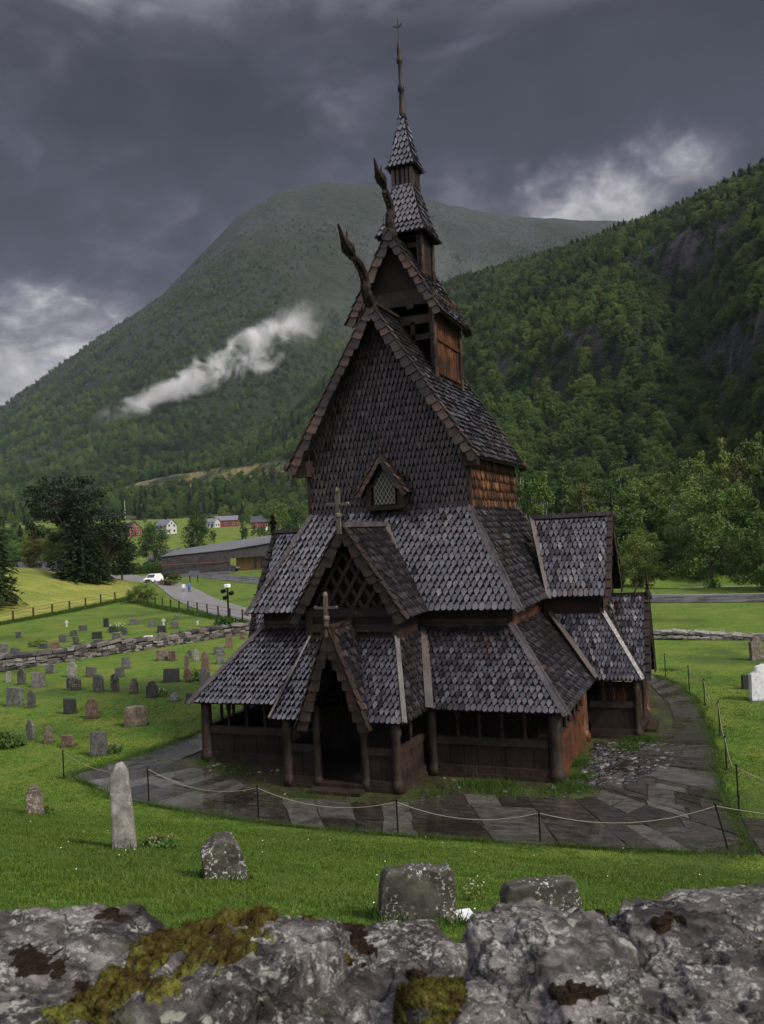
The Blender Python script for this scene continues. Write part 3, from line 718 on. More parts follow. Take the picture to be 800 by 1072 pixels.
for s in(-1,1):
    A=[Vector((s*.92,2.72,9.12)),Vector((s*.92,3.28,9.12)),Vector((0,3.28,10.42)),Vector((0,2.72,10.42))]
    shingles(mb,A,.13,.2,'point',nrm=(s,0,.6),deck=.05)
mb.build('window_roof',M['shingle_warm'],wd)
mb=MB()
for s in(-1,1):barge(mb,(s*.95,2.68,9.06),(0,2.68,10.44),(s*.8,0,.6),.13,.04,.25,Vector((0,-1,0)),.02)
mb.build('barge_board',M['shingle_warm'],wd)
def cross(parent,base,h,w,th=.09,knob=True,mt='tar_soft',ax=(1,0,0)):
    mb=MB();b=Vector(base);a=Vector(ax)
    mb.beam(b-Vector((0,0,.25)),b+Vector((0,0,h)),th,th,a);zc=h*.62
    mb.beam(b+Vector((0,0,zc))-a*w/2,b+Vector((0,0,zc))+a*w/2,th*.8,th*.7)
    if knob:
        mb.lathe(b+Vector((0,0,h*.22)),[(th*.5,0),(th*.95,.05),(th*.95,.12),(th*.5,.17)],8)
        mb.sph(b+Vector((0,0,h)),th*.75,8,6,(1,1,1.3))
        for s in(-1,1):mb.sph(b+Vector((0,0,zc))+a*s*w/2,th*.55,6,5)
    return mb.build('cross',M[mt],parent)
cross(wd,(0,2.74,10.42),.85,.55,.06)
# --- gallery: posts, rails, panels, little columns
gal=empty('gallery');gal.parent=church
PW,PY=6.16,.37
def post(parent,x,y,z0=0,z1=Z1+.12,r=.17,mt='tar_soft',sq=False):
    mb=MB();mb.lathe((x,y,z0),[(r*1.35,0),(r*1.4,.22),(r*1.2,.34),(r,.42),(r*1.06,1.0),(r*.98,1.5),(r*.96,z1-z0)],12)
    return mb.build('post',M[mt],parent,smooth=True)
def bay(parent,p,q,cols=4,mt='tar',inner=False,open_=False,zr=1.24):
    """closed parapet bay from p to q with rails and short columns above"""
    p=Vector((*p,0));q=Vector((*q,0));d=(q-p);L=d.length;d.normalize();n=Vector((d.y,-d.x,0))
    mb=MB();up=Vector((0,0,1))
    mb.beam(p+up*.24,q+up*.24,.22,.24);mb.beam(p+up*(zr-.11),q+up*(zr-.11),.16,.24);mb.beam(p+up*.05,q+up*.05,.3,.16)
    mb.build_each('rail',M[mt if mt!='tar' else 'tar_soft'],parent)
    mb=MB();w=.42;k=max(1,int(L/w))
    for i in range(k):
        a=p+d*(L*i/k+.008);b=p+d*(L*(i+1)/k-.008);o=n*(.012*(i%2))
        mb.beam(a+o+up*.62,b+o+up*.62,.05,.80)
    mb.build_each('parapet_board',M[mt],parent)
    for i in range(cols):
        c=p+d*(L*(i+1)/(cols+1));mb=MB()
        mb.lathe((c.x,c.y,zr-.02),[(.085,0),(.085,.07),(.05,.1),(.065,.3),(.05,.55),(.09,.62),(.09,.9)],8)
        mb.build('column',M['tar'],parent,smooth=True)
    mb=MB();mb.beam(p+up*2.16,q+up*2.16,.16,.14);mb.build('head_beam',M['tar'],parent)
for x,y in((-PW,PY),(PW,PY),(2.27,PY),(-2.27,PY),(PW,5.45),(PW,10.4),(-PW,5.45),(-PW,10.4),(PW,13.8),(-PW,13.8)):
    post(gal,x,y,mt='orange' if (x>6 and y>1) else 'tar_soft',r=.19 if abs(x)>6 else .15)
bay(gal,(-5.95,PY),(-2.35,PY),4);bay(gal,(2.4,PY),(5.95,PY),4)
bay(gal,(PW,.55),(PW,5.35),5,mt='orange');bay(gal,(-PW,5.35),(-PW,.55),5)
bay(gal,(PW,10.5),(PW,13.7),3,mt='orange');bay(gal,(-PW,13.7),(-PW,10.5),3)
bay(gal,(PW-.2,13.85),(-PW+.2,13.85),9)
mb=MB();mb.box(-6.1,6.1,.4,13.8,.02,.14);mb.build('floor',M['tar'],gal)
# --- portals: west porch (front) and the two side porches are one design
def porch(T,sy=1.,right='tar_soft'):
    """built facing -y round x=0, T maps to the church"""
    root=empty('porch');root.parent=church
    mats=[]
    def B(mb,name,m,par,**k):
        mb.v=[tuple(T(Vector(v))) for v in mb.v];return (mb.build_each if name in('rail','wall_rail','parapet_board') else mb.build)(name,m,par,**k)
    W=2.23;Y=-2.0
    mb=MB()
    for s in(-1,1):shingles(mb,[(s*W,Y,Z1),(s*1.04,Y,Z1),(s*.2,-.42,4.4),(s*1.5,-.42,4.4)],.17,.22,'dia',nrm=(0,-1,1),deck=.06)
    for s in(-1,1):shingles(mb,[(s*W,Y,Z1),(s*W,.05,Z1),(s*1.5,1.95,4.4),(s*1.5,-.42,4.4)],.17,.22,'point',nrm=(s,0,.4),deck=.06)
    rf=B(mb,'porch_lower_roof',M['shingle'],root)
    for s in(-1,1):
        mb=MB();mb.beam((s*(W+.03),Y-.06,Z1+.05),(s*1.52,-.43,4.48),.17,.06,up=(s,-.6,.6));B(mb,'corner_board',M['board'],rf)
        mb=MB();mb.beam((s*(W+.16),-.16,Z1+.10),(s*1.62,1.9,4.50),.26,.05,up=(s*.5,-.6,.9));B(mb,'valley_board',M['board_dry'],rf)
    # upper box
    mb=MB();mb.box(-1.5,1.5,-.40,2.2,4.1,5.4);mb.prism([(-1.5,5.2),(1.5,5.2),(0,7.6)],(0,.1,0),(1,0,0),(0,0,1),(0,1,0),.06)
    ub=B(mb,'porch_upper_wall',M['tar'],root)
    mb=MB();mb.box(-1.6,1.6,-.47,-.38,4.62,4.86);mb.box(-1.5,1.5,-.45,-.38,4.30,4.50)
    for s in(-1,1):mb.box(s*1.5-.1,s*1.5+.1,-.48,-.3,4.1,5.3)
    mb.box(-1.5,1.5,-.47,-.40,5.1,5.32)
    B(mb,'wall_rail',M['tar_soft'],ub)
    mb=MB()   # open saltire tracery in the gable
    for x0,x1 in((-1.15,.05),(-.55,.55),(-.05,1.15)):
        pass
    zt2=lambda x:7.55-1.5*abs(x)
    for k in range(-3,4):
        for s in(-1,1):
            a=None;last=None
            for t in np.arange(0,2.4,.04):
                x=k*.46+s*t*.62;z=5.3+t
                if abs(x)<1.35 and z<zt2(x)-.05:
                    if a is None:a=(x,z)
                    last=(x,z)
                elif a is not None:break
            if a and last and math.dist(a,last)>.2:mb.beam((a[0],-.38,a[1]),(last[0],-.38,last[1]),.05,.12,up=(0,-1,0)) if False else mb.beam((a[0],-.36-.02*s,a[1]),(last[0],-.36-.02*s,last[1]),.12,.05,up=(0,-1,0))
    B(mb,'gable_tracery',M['tar_soft'],ub)
    # upper gable roof
    mb=MB()
    for s in(-1,1):
        shingles(mb,[(s*1.94,-.75,5.07),(s*1.94,1.7,5.07),(s*1.94,2.2,5.3),(0,3.35,7.98),(0,-.75,7.98)] if False else [(s*1.94,-.75,5.07),(s*1.94,1.9,5.07),(0,2.95,7.98),(0,-.75,7.98)],.23,.29,'dia',nrm=(s,0,.6),deck=.08,th=.026)
    ur=B(mb,'porch_upper_roof',M['shingle'],root)
    mb=MB();mb.beam((0,-.8,8.05),(0,2.95,8.05),.24,.16);B(mb,'ridge_board',M['board'],ur)
    for s in(-1,1):
        mb=MB();mb.beam((s*2.02,1.80,5.02),(s*.02,2.92,8.08),.24,.07,up=(s*.6,-.5,.7));B(mb,'valley_board',M['board_dry'],ur)
        mb=MB();barge(mb,(s*1.98,-.80,5.0),(0,-.80,8.0),(s*.82,0,.55),.30,.07,.33,Vector((0,-1,0)),.04);B(mb,'barge_board',M['tar_soft'],ur)
    # entrance gable, steep
    mb=MB()
    for s in(-1,1):
        a=[(s*1.12,-2.15,1.98),(s*1.12,-1.2,1.98),(0,-.38,4.9),(0,-2.15,4.9)];shingles(mb,a,.17,.24,'point',nrm=(s,0,.3),deck=.05)
    er=B(mb,'entrance_roof',M['shingle'],root)
    for s in(-1,1):
        mb=MB();barge(mb,(s*1.16,-2.2,1.90),(0,-2.2,4.93),(s*.93,0,.36),.30,.06,.30,Vector((0,-1,0)),.04);B(mb,'barge_board',M['tar_soft'],er)
    mb=MB();mb.beam((0,-2.3,4.97),(0,-.45,4.97),.14,.10)
    mb.beam((.15,-1.6,4.95),(.75,-1.75,5.35),.06,.05);mb.beam((.25,-1.3,4.8),(.95,-1.35,4.75),.06,.05)
    B(mb,'ridge_board',M['tar_soft'],er)
    # posts & parapets
    for x in(-1.82,-.80,.80,1.82):
        mb=MB();r=.14 if abs(x)>1 else .12
        mb.lathe((x,-1.68,0),[(r*1.4,0),(r*1.45,.25),(r*1.15,.34),(r,.42),(r*1.1,1.1),(r*.95,1.6),(r*1.25,1.72),(r*1.25,1.84),(r,1.9),(r,2.25 if abs(x)>1 else 2.5)],12)
        B(mb,'post',M['tar_soft'] if x<1.5 else M[right],root,smooth=True)
    for a,b in(((-1.75,-1.68),(-.88,-1.68)),((.88,-1.68),(1.75,-1.68)),((1.86,-1.6),(1.95,.3)),((-1.95,.3),(-1.86,-1.6))):
        mb=MB();p=Vector((*a,0));q=Vector((*b,0));up=Vector((0,0,1))
        mb.beam(p+up*1.2,q+up*1.2,.14,.22);mb.beam(p+up*.2,q+up*.2,.18,.26);mb.beam(p+up*.05,q+up*.05,.3,.14);mb.beam(p+up*2.1,q+up*2.1,.14,.12)
        B(mb,'rail',M['tar_soft'],root)
        mb=MB();d=q-p;k=max(2,int(d.length/.4))
        for i in range(k):mb.beam(p+d*(i+.02)/k+up*.65,p+d*(i+.98)/k+up*.65,.045,.86)
        B(mb,'parapet_board',M['tar'] if a[0]<1.8 else M[right],root)
        if abs(d.y)>.5:
            mb=MB();c=(p+q)/2;mb.lathe((c.x,c.y,1.28),[(.08,0),(.05,.1),(.065,.3),(.05,.6),(.08,.8)],8);B(mb,'column',M['tar'],root)
    mb=MB();mb.box(-.75,.75,-1.85,-1.5,.0,.2);mb.box(-.85,.85,-2.35,-1.9,0,.10);B(mb,'threshold',M['tar_soft'],root)
    mb=MB();mb.box(-1.8,1.8,-1.6,.5,.02,.15);B(mb,'floor',M['tar'],root)
    cr=MB();return root
def id_(v):return v
pf=porch(id_);cross(pf,(0,-1.02,8.02),1.1,.68,.12,True,'cross_wood');cross(pf,(0,-2.24,4.95),1.0,.68,.11,True,'cross_wood')
YC=7.94
def TR(v):return Vector((6.6-v.y*.82,YC+v.x,v.z*1.0 if v.z<4 else v.z-.0))
def TL(v):return Vector((-6.6+v.y*.82,YC-v.x,v.z))
pr=porch(TR,right='orange');pl=porch(TL)
def finial(parent,x,y,z,h):
    mb=MB();mb.lathe((x,y,z-.2),[(.16,0),(.13,.2),(.07,.35),(.05,h*.6),(.10,h*.64),(.05,h*.7),(.035,h+.1),(.01,h+.25)],8)
    mb.beam((x,y-.16,z+h*.62),(x,y+.16,z+h*.62),.05,.06);return mb.build('finial',M['tar'],parent,smooth=True)
finial(pr,7.3,YC,8.0,.85);finial(pr,8.42,YC,4.95,.85)
cross(pl,(-7.35,YC,8.0),.7,.5,.13,True,'tar',(0,1,0))
# side porch end boards facing the viewer: dark barge ends
# ============================================================ GROUND SHEET
def interp_pts(P,n):
    P=np.array(P,float);d=np.r_[0,np.cumsum(np.linalg.norm(np.diff(P,axis=0),axis=1))];t=np.linspace(0,d[-1],n)
    return np.c_[np.interp(t,d,P[:,0]),np.interp(t,d,P[:,1])]
OUT=[(-9.6,12),(-9.3,7),(-8.9,3.4),(-9.4,0),(-10,-2.3),(-6.3,-4.15),(-3.4,-4.8),(0,-5.35),(3,-5.3),(5.3,-5.1),(8,-4.85),(11.4,-4.3),(10.95,-1.7),(10.7,.2),(10.55,4.3),(10.2,8),(9.7,13),(8.6,17),(7.6,18.8)]
INN=[(-8.0,12),(-7.6,7),(-7.1,3.4),(-7.2,1.2),(-7.3,-.3),(-5,-.9),(-2.9,-2.2),(-1.8,-2.9),(2.2,-2.8),(3.2,-1.4),(6.8,-1.3),(7.6,-.7),(7.5,.6),(7.5,2.0),(8.2,4.3),(9.1,8),(8.7,12),(7.9,15),(7.0,18.6)]
def inring(x,y):
    return inpoly(x,y,OUT+INN[::-1])
def inpoly(x,y,poly):
    x=np.asarray(x);y=np.asarray(y);r=np.zeros(x.shape,bool);n=len(poly)
    for i in range(n):
        ax,ay=poly[i];bx,by=poly[(i+1)%n]
        c=((ay>y)!=(by>y))&(x<(bx-ax)*(y-ay)/(by-ay+1e-12)+ax);r^=c
    return r
azs=np.r_[np.linspace(-math.pi,-.80,50)[:-1],np.linspace(-.80,.80,640),np.linspace(.80,math.pi,50)[1:]]
ss=np.r_[0.05,np.linspace(.8,24,70),np.geomspace(24.4,7000,470)]
A_,S_=np.meshgrid(azs,ss,indexing='ij')
GX=C0[0]+S_*(FH[0]*np.cos(A_)+RH[0]*np.sin(A_));GY=C0[1]+S_*(FH[1]*np.cos(A_)+RH[1]*np.sin(A_))
GZ=terrain(GX,GY)
na,ns=GX.shape
idx=np.arange(na*ns).reshape(na,ns)
Q=np.stack([idx[:-1,:-1],idx[1:,:-1],idx[1:,1:],idx[:-1,1:]],-1).reshape(-1,4)
ground=np_mesh('ground',np.stack([GX,GY,GZ],-1).reshape(-1,3),Q,M['ground'],smooth=True);ground['kind']='structure'
def attr(name,val):
    a=ground.data.attributes.new(name,'FLOAT','POINT');a.data.foreach_set('value',np.ascontiguousarray(val,np.float32).ravel())
fl=lambda a,b:sstep(a,b,A_)
# meadow: beyond the fence on the left, and ledges on the hillside
FEN0,FEN1,FEN2=gnd(-60,666,0),gnd(135,631,0),gnd(268,655,0)
def sideof(p,q,x,y):return (q.x-p.x)*(y-p.y)-(q.y-p.y)*(x-p.x)
beyond=(sideof(FEN0,FEN1,GX,GY)>0)
d_f=sideof(FEN0,FEN1,GX,GY)/(FEN1-FEN0).length
mead=sstep(.5,3,d_f)*sstep(au(150),au(125),A_)*(1-sstep(250,300,S_))
mead=mead*np.clip(.62+.6*fbm(GX/7,GY/7,61)-.55*sstep(22,45,d_f)+.5*sstep(14,2,d_f),0,1)
DBa=np.interp(A_,AB,DB);FBa=np.interp(A_,AB,FB);tB=(S_-FBa)/(DBa-FBa)
ledge=sstep(-.45,.05,fbm(GX/26,GY/26,75))*sstep(.0,.05,tB)*(1-sstep(.9,1,tB))*sstep(au(330),au(285),A_)*sstep(.48,.62,.5+.5*np.sin(GZ/9+3*fbm(GX/120,GY/120,71)))*sstep(-.5,-.15,fbm(GX/70,GY/70,72))
led2=sstep(285,320,S_)*(tB<0)*sstep(au(330),au(300),A_)*.15
attr('meadow',np.clip(mead+led2,0,1));attr('ledge',np.clip(ledge,0,1))
zAo=(S_>DBa)
wood=np.where((tB>0)&(~zAo),1-ledge,0)*sstep(0,.02,tB)
attr('wood',wood*1.0)
relh=np.clip(GZ/1050,0,1)
attr('moor',np.where(zAo,1,0)*sstep(.12,.55,relh+.12*fbm(GX/300,GY/300,77))*1.0)
woodA=np.where(zAo,1-.6*sstep(.3,.7,relh),wood)
ground.data.attributes['wood'].data.foreach_set('value',np.ascontiguousarray(woodA,np.float32).ravel())
rock=np.zeros_like(GX)
for u,yy,dd,hw,hgt in CLIFF:
    zc=C0[2]+ae(u,yy)[1]*dd
    rock=np.maximum(rock,(S_<DBa)*np.exp(-((A_-au(u))/(hw*1.1))**2)*np.exp(-((GZ-zc)/(hgt*.62))**2)*1.5*(.55+.9*fbm(GX/14,GY/14,80)))
gy,gs=np.gradient(GZ,axis=0),np.gradient(GZ,axis=1)
rk=np.clip(rock,0,1)
big=zAo*sstep(.05,.35,fbm(GX/130+9,GY/130,83)+.45*sstep(.55,.95,relh)-.25)
attr('rock',np.clip(rk+big*.28,0,1))
soil=inpoly(GX,GY,[(-8,-1.2),(-3,-2.6),(-2.2,-3.3),(2.6,-3.3),(3.6,-1.9),(7.2,-1.8),(8.3,-.6),(8.3,4.3),(10,6),(9.6,12),(8,16),(-8,16)]).astype(float)
attr('soil',np.clip(soil*(.9+.5*fbm(GX/.8,GY/.8,88)),0,1))
# ---- flagstone path
def strip_slabs(mb,inn,out,n_along,zf,wr=(.8,1.9)):
    a=interp_pts(inn,200);b=interp_pts(out,200)
    # pair by equal index of the control points so the ring follows both edges
    ka=np.array(inn,float);kb=np.array(out,float);m=len(ka);L=np.r_[0,np.cumsum(np.linalg.norm(np.diff((ka+kb)/2,axis=0),axis=1))]
    def pt(s,t):
        p=np.array([np.interp(s,L,ka[:,0]),np.interp(s,L,ka[:,1])]);q=np.array([np.interp(s,L,kb[:,0]),np.interp(s,L,kb[:,1])]);return p+(q-p)*t
    s=0
    while s<L[-1]-.3:
        ds=random.uniform(*wr);wid=np.linalg.norm(pt(s,1)-pt(s,0));k=max(1,int(round(wid/random.uniform(.9,1.9))))
        cuts=[0]+sorted(min(.95,max(.05,(i+random.uniform(-.25,.25))/k)) for i in range(1,k))+[1]
        s2=min(s+ds,L[-1]);sk=random.uniform(-.25,.25)
        for t0,t1 in zip(cuts,cuts[1:]):
            sub=[(s,s2)] if random.random()<.7 else [(s,(s+s2)/2),((s+s2)/2,s2)]
            for a0,a1 in sub:
                g=.018
                c=[pt(a0+g+sk*(t0-.5),t0+.008),pt(a1-g+sk*(t0-.5),t0+.008),pt(a1-g+sk*(t1-.5),t1-.008),pt(a0+g+sk*(t1-.5),t1-.008)]
                c=[p+np.array([random.uniform(-.05,.05),random.uniform(-.05,.05)]) for p in c]
                z=.035+random.uniform(-.006,.006);tz=[random.uniform(-.006,.006) for _ in c]
                T=[(p[0],p[1],zf(p)+z+q) for p,q in zip(c,tz)];Bt=[(p[0],p[1],zf(p)-.03) for p in c]
                mb.add(T+Bt,[(0,3,2,1),(0,1,5,4),(1,2,6,5),(2,3,7,6),(3,0,4,7)])
        s=s2
zf=lambda p:hz(p[0],p[1])
mb=MB();strip_slabs(mb,INN,OUT,0,zf);strip_slabs(mb,[(11.1,-1.8),(16,-1.6),(26,-1.4)],[(11.6,-4.3),(16,-4.2),(26,-4.2)],0,zf)
o=mb.build('path',M['slab'],fix=False);o['kind']='structure'
for p in o.data.polygons:pass
# mud and moss bed between slabs (seen in the joints)
mb=MB()
for (a,b),(c,d) in zip(zip(INN,OUT),list(zip(INN,OUT))[1:]):
    for i in range(3):
        for j in range(7):
            q=[]
            for u_,v_ in((i,j),(i,j+1),(i+1,j+1),(i+1,j)):
                e0=[a[k]+(c[k]-a[k])*u_/3 for k in(0,1)];e1=[b[k]+(d[k]-b[k])*u_/3 for k in(0,1)];p=[e0[k]+(e1[k]-e0[k])*v_/7 for k in(0,1)];q.append((*p,zf(p)+.010))
            mb.face(q)
mb.face([(11.0,-1.75,.012),(11.4,-4.35,.012),(26,-4.3,.012),(26,-1.3,.012)])
o=mb.build('path_bedding',plain('joint_mud_and_moss',(.018,.016,.008),.5,0,.5,5),None);o['kind']='structure'
# ---- rubble drain beside the church
rub=MB()
def pebble(mb,x,y,z,r,fl=.55):
    n=6;a0=random.random()*6;vs=[];
    ring=[(r*random.uniform(.75,1.15)) for _ in range(n)]
    for k,(zz,sc) in enumerate(((-.3*r,.9),(r*fl*.6,.95),(r*fl,.55))):
        for j in range(n):
            t=a0+2*math.pi*j/n;vs.append((x+ring[j]*sc*math.cos(t),y+ring[j]*sc*math.sin(t),z+zz+random.uniform(-.05,.05)*r))
    fs=[(i*n+j,i*n+(j+1)%n,(i+1)*n+(j+1)%n,(i+1)*n+j) for i in range(2) for j in range(n)]+[tuple(2*n+j for j in range(n))]
    mb.add(vs,fs)
for _ in range(900):
    x=random.uniform(6.6,9.4);y=random.uniform(.3,5.4)
    if x>7.0+y*.55+.8:continue
    pebble(rub,x,y,-.03,random.uniform(.05,.15))
for _ in range(330):
    x=random.uniform(-7.2,7.4);y=random.uniform(-3.0,.1)
    if abs(x)<2.5 and y>-2.5:continue
    if abs(x)>3.2 and y<-1.5:continue
    pebble(rub,x,y,0,random.uniform(.03,.10))
rub.build('rubble_stones',mat('wet_rubble',fn_rub))['kind']='stuff'
# ---- grass blades of the mown churchyard and tufts along the walls
def blades(name,px,py,hh,ww,mt,lean=.5):
    n=len(px);z=terrain(px,py);a=rng.uniform(0,2*math.pi,n);h=hh*rng.uniform(.6,1.3,n);w=ww*rng.uniform(.7,1.3,n)
    lx=rng.normal(0,lean,n)*h;ly=rng.normal(0,lean,n)*h
    V=np.empty((n,3,3));dx=np.cos(a)*w/2;dy=np.sin(a)*w/2
    V[:,0]=np.stack([px-dx,py-dy,z-.01],-1);V[:,1]=np.stack([px+dx,py+dy,z-.01],-1);V[:,2]=np.stack([px+lx,py+ly,z+h],-1)
    return np_mesh(name,V.reshape(-1,3),np.arange(n*3).reshape(-1,3),mt)
N=600000
sd=3+ (46-3)*rng.random(N)**.95;aa=rng.uniform(-.62,.60,N)
gx=C0[0]+sd*(FH[0]*np.cos(aa)+RH[0]*np.sin(aa));gy_=C0[1]+sd*(FH[1]*np.cos(aa)+RH[1]*np.sin(aa))
pathpoly=OUT+INN[::-1];chpoly=[(-7.2,-.5),(-2.6,-2.9),(2.6,-2.9),(7.2,-.6),(8.6,5),(8.6,12),(7,15),(-8,15)]
br=inpoly(gx,gy_,[(11.0,-1.75),(11.4,-4.35),(30,-4.35),(30,-1.3)])
keep=~inpoly(gx,gy_,[(-9.3,12),(-9.3,7),(-8.9,3.4),(-9.4,0),(-10,-2.3)]+OUT[5:]+[(7,19)])&~br
keep&=rng.random(N)<np.clip((47-sd)/16,0,1);gx=gx[keep];gy_=gy_[keep];dd=np.hypot(gx-C0[0],gy_-C0[1])
tall=.028+.03*np.clip(fbm(gx/1.5,gy_/1.5,90)+.2,0,1)
o=blades('lawn_grass',gx,gy_,tall,.006+.0009*dd,M['grass'],.55);o['kind']='stuff'
tx=[];ty=[]
def tuft(x,y,r,n):
    tx.extend(rng.normal(x,r,n));ty.extend(rng.normal(y,r,n))
for (px_,py_),r,n in(((605,800),.22,900),((600,826),.25,900),((598,790),.2,500),((670,775),.30,1500),((655,783),.3,700),((610,815),.2,500),((520,826),.45,1300),((495,822),.3,500),((220,798),.3,400),((455,832),.3,300),((250,806),.5,500),((585,828),.3,400),((660,740),.3,500),((315,836),.4,300),((150,790),.3,400),((700,702),.3,300)):
    P=gnd(px_,py_,0);tuft(P.x,P.y,r,n)
o=blades('wall_foot_grass',np.array(tx),np.array(ty),.17,.016,M['grass'],.45);o['kind']='stuff'
# long grass along the meadow fence
fx=[];fy=[]
for P,Qq in((FEN0,FEN1),(FEN1,FEN2)):
    n=9000;t=rng.random(n);fx.append(P.x+(Qq.x-P.x)*t+rng.normal(0,.35,n));fy.append(P.y+(Qq.y-P.y)*t+rng.normal(0,.35,n))
o=blades('fence_line_grass',np.concatenate(fx),np.concatenate(fy),.35,.07,M['grass'],.35);o['kind']='stuff'
# ---- tiny churchyard flowers in the grass
# ============================================================ GRAVESTONES
def outline(shape,w,h,n=8):
    a=w/2
    if shape=='rect':return [(-a,0),(a,0),(a*.98,h),(-a*.98,h)]
    if shape=='slant':return [(-a,0),(a,0),(a*.97,h*.9),(-a*.97,h)]
    if shape=='arch':return [(-a,0),(a,0),(a*.97,h*.78)]+[(a*.97*math.cos(t),h*.78+h*.22*math.sin(t)) for t in np.linspace(.25,math.pi-.25,n)]+[(-a*.97,h*.78)]
    if shape=='shoulder':return [(-a,0),(a,0),(a,h*.74),(a*.7,h*.80),(a*.55,h*.93),(0,h),(-a*.55,h*.93),(-a*.7,h*.80),(-a,h*.74)]
    if shape=='point':return [(-a,0),(a,0),(a*.95,h*.80),(0,h),(-a*.95,h*.80)]
    if shape=='obelisk':return [(-a,0),(a,0),(a*.72,h*.90),(a*.28,h),(-a*.30,h*.985),(-a*.74,h*.88)]
    if shape=='rough':
        r=random.Random(int(w*1e4));pts=[(-a,0),(a,0),(a*r.uniform(.92,1),h*.35),(a*r.uniform(.88,.98),h*.82)]
        for t in np.linspace(.8,-.8,7):pts.append((a*t,h*r.uniform(.92,1.0)))
        return pts+[(-a*r.uniform(.88,.98),h*.84),(-a*r.uniform(.93,1),h*.4)]
    if shape=='boulder':return [(-a,0),(a,0),(a*1.0,h*.45),(a*.92,h*.66),(a*.72,h*.74),(a*.55,h*.93),(a*.1,h),(-a*.3,h*.98),(-a*.65,h*.84),(-a*.95,h*.80),(-a,h*.45)]
def stone_mesh(shape,w,h,th,sub,amp,seed):
    bm=bmesh.new();ol=outline(shape,w,h)
    f=[bm.verts.new((x,-th/2,z)) for x,z in ol];b=[bm.verts.new((x,th/2,z)) for x,z in ol];n=len(ol)
    bm.faces.new(f);bm.faces.new(b[::-1])
    for i in range(n):bm.faces.new((f[(i+1)%n],f[i],b[i],b[(i+1)%n]))
    bmesh.ops.recalc_face_normals(bm,faces=bm.faces)
    bmesh.ops.bevel(bm,geom=list(bm.edges),offset=min(.014,th*.1),segments=1,affect='EDGES',clamp_overlap=True)
    bmesh.ops.triangulate(bm,faces=bm.faces)
    for _ in range(sub):bmesh.ops.subdivide_edges(bm,edges=[e for e in bm.edges if e.calc_length()>.05],cuts=1,use_grid_fill=True);bmesh.ops.triangulate(bm,faces=[f for f in bm.faces if len(f.verts)>3])
    for v in bm.verts:
        p=v.co*3+Vector((seed,0,0));v.co+=Vector((noise.noise(p),noise.noise(p+Vector((9,0,0)))*.8,noise.noise(p+Vector((0,9,0)))*.6))*amp
        if sub>1:
            p=v.co*14+Vector((seed,3,0));v.co+=Vector((noise.noise(p),noise.noise(p+Vector((9,0,0))),noise.noise(p+Vector((0,9,0)))))*amp*.28
    me=bpy.data.meshes.new('gravestone');bm.to_mesh(me);bm.free();me.polygons.foreach_set('use_smooth',[sub>1]*len(me.polygons));return me
GPOS=[]
def grave(x,y,w,h,shape,m,label,yaw=None,lean=0,group=None,th=None,z=None,tip=0):
    P=gnd(x,y) if y>842 else gnd(x,y,0);D=dist(P);W=w/CF*D;Hh=h/CF*D*1.0
    near=D<26
    rough=shape in('rough','boulder')
    me=stone_mesh(shape,W*.95,Hh+.12,th or max(.12,min(.3,W*.32)),(3 if near else 1),(.035 if rough else .012) if near else .01,x*.37)
    me.materials.append(M['st_'+m]);o=bpy.data.objects.new('gravestone',me);COL.objects.link(o)
    o.location=P-Vector((0,0,.1));o.rotation_euler=(R_(tip+random.uniform(-3.5,3.5)),R_(lean+random.uniform(-3,3)),(random.uniform(.05,.6) if yaw is None else yaw));GPOS.append((P.x,P.y,W))
    tag(o,label,'gravestone',group);return o
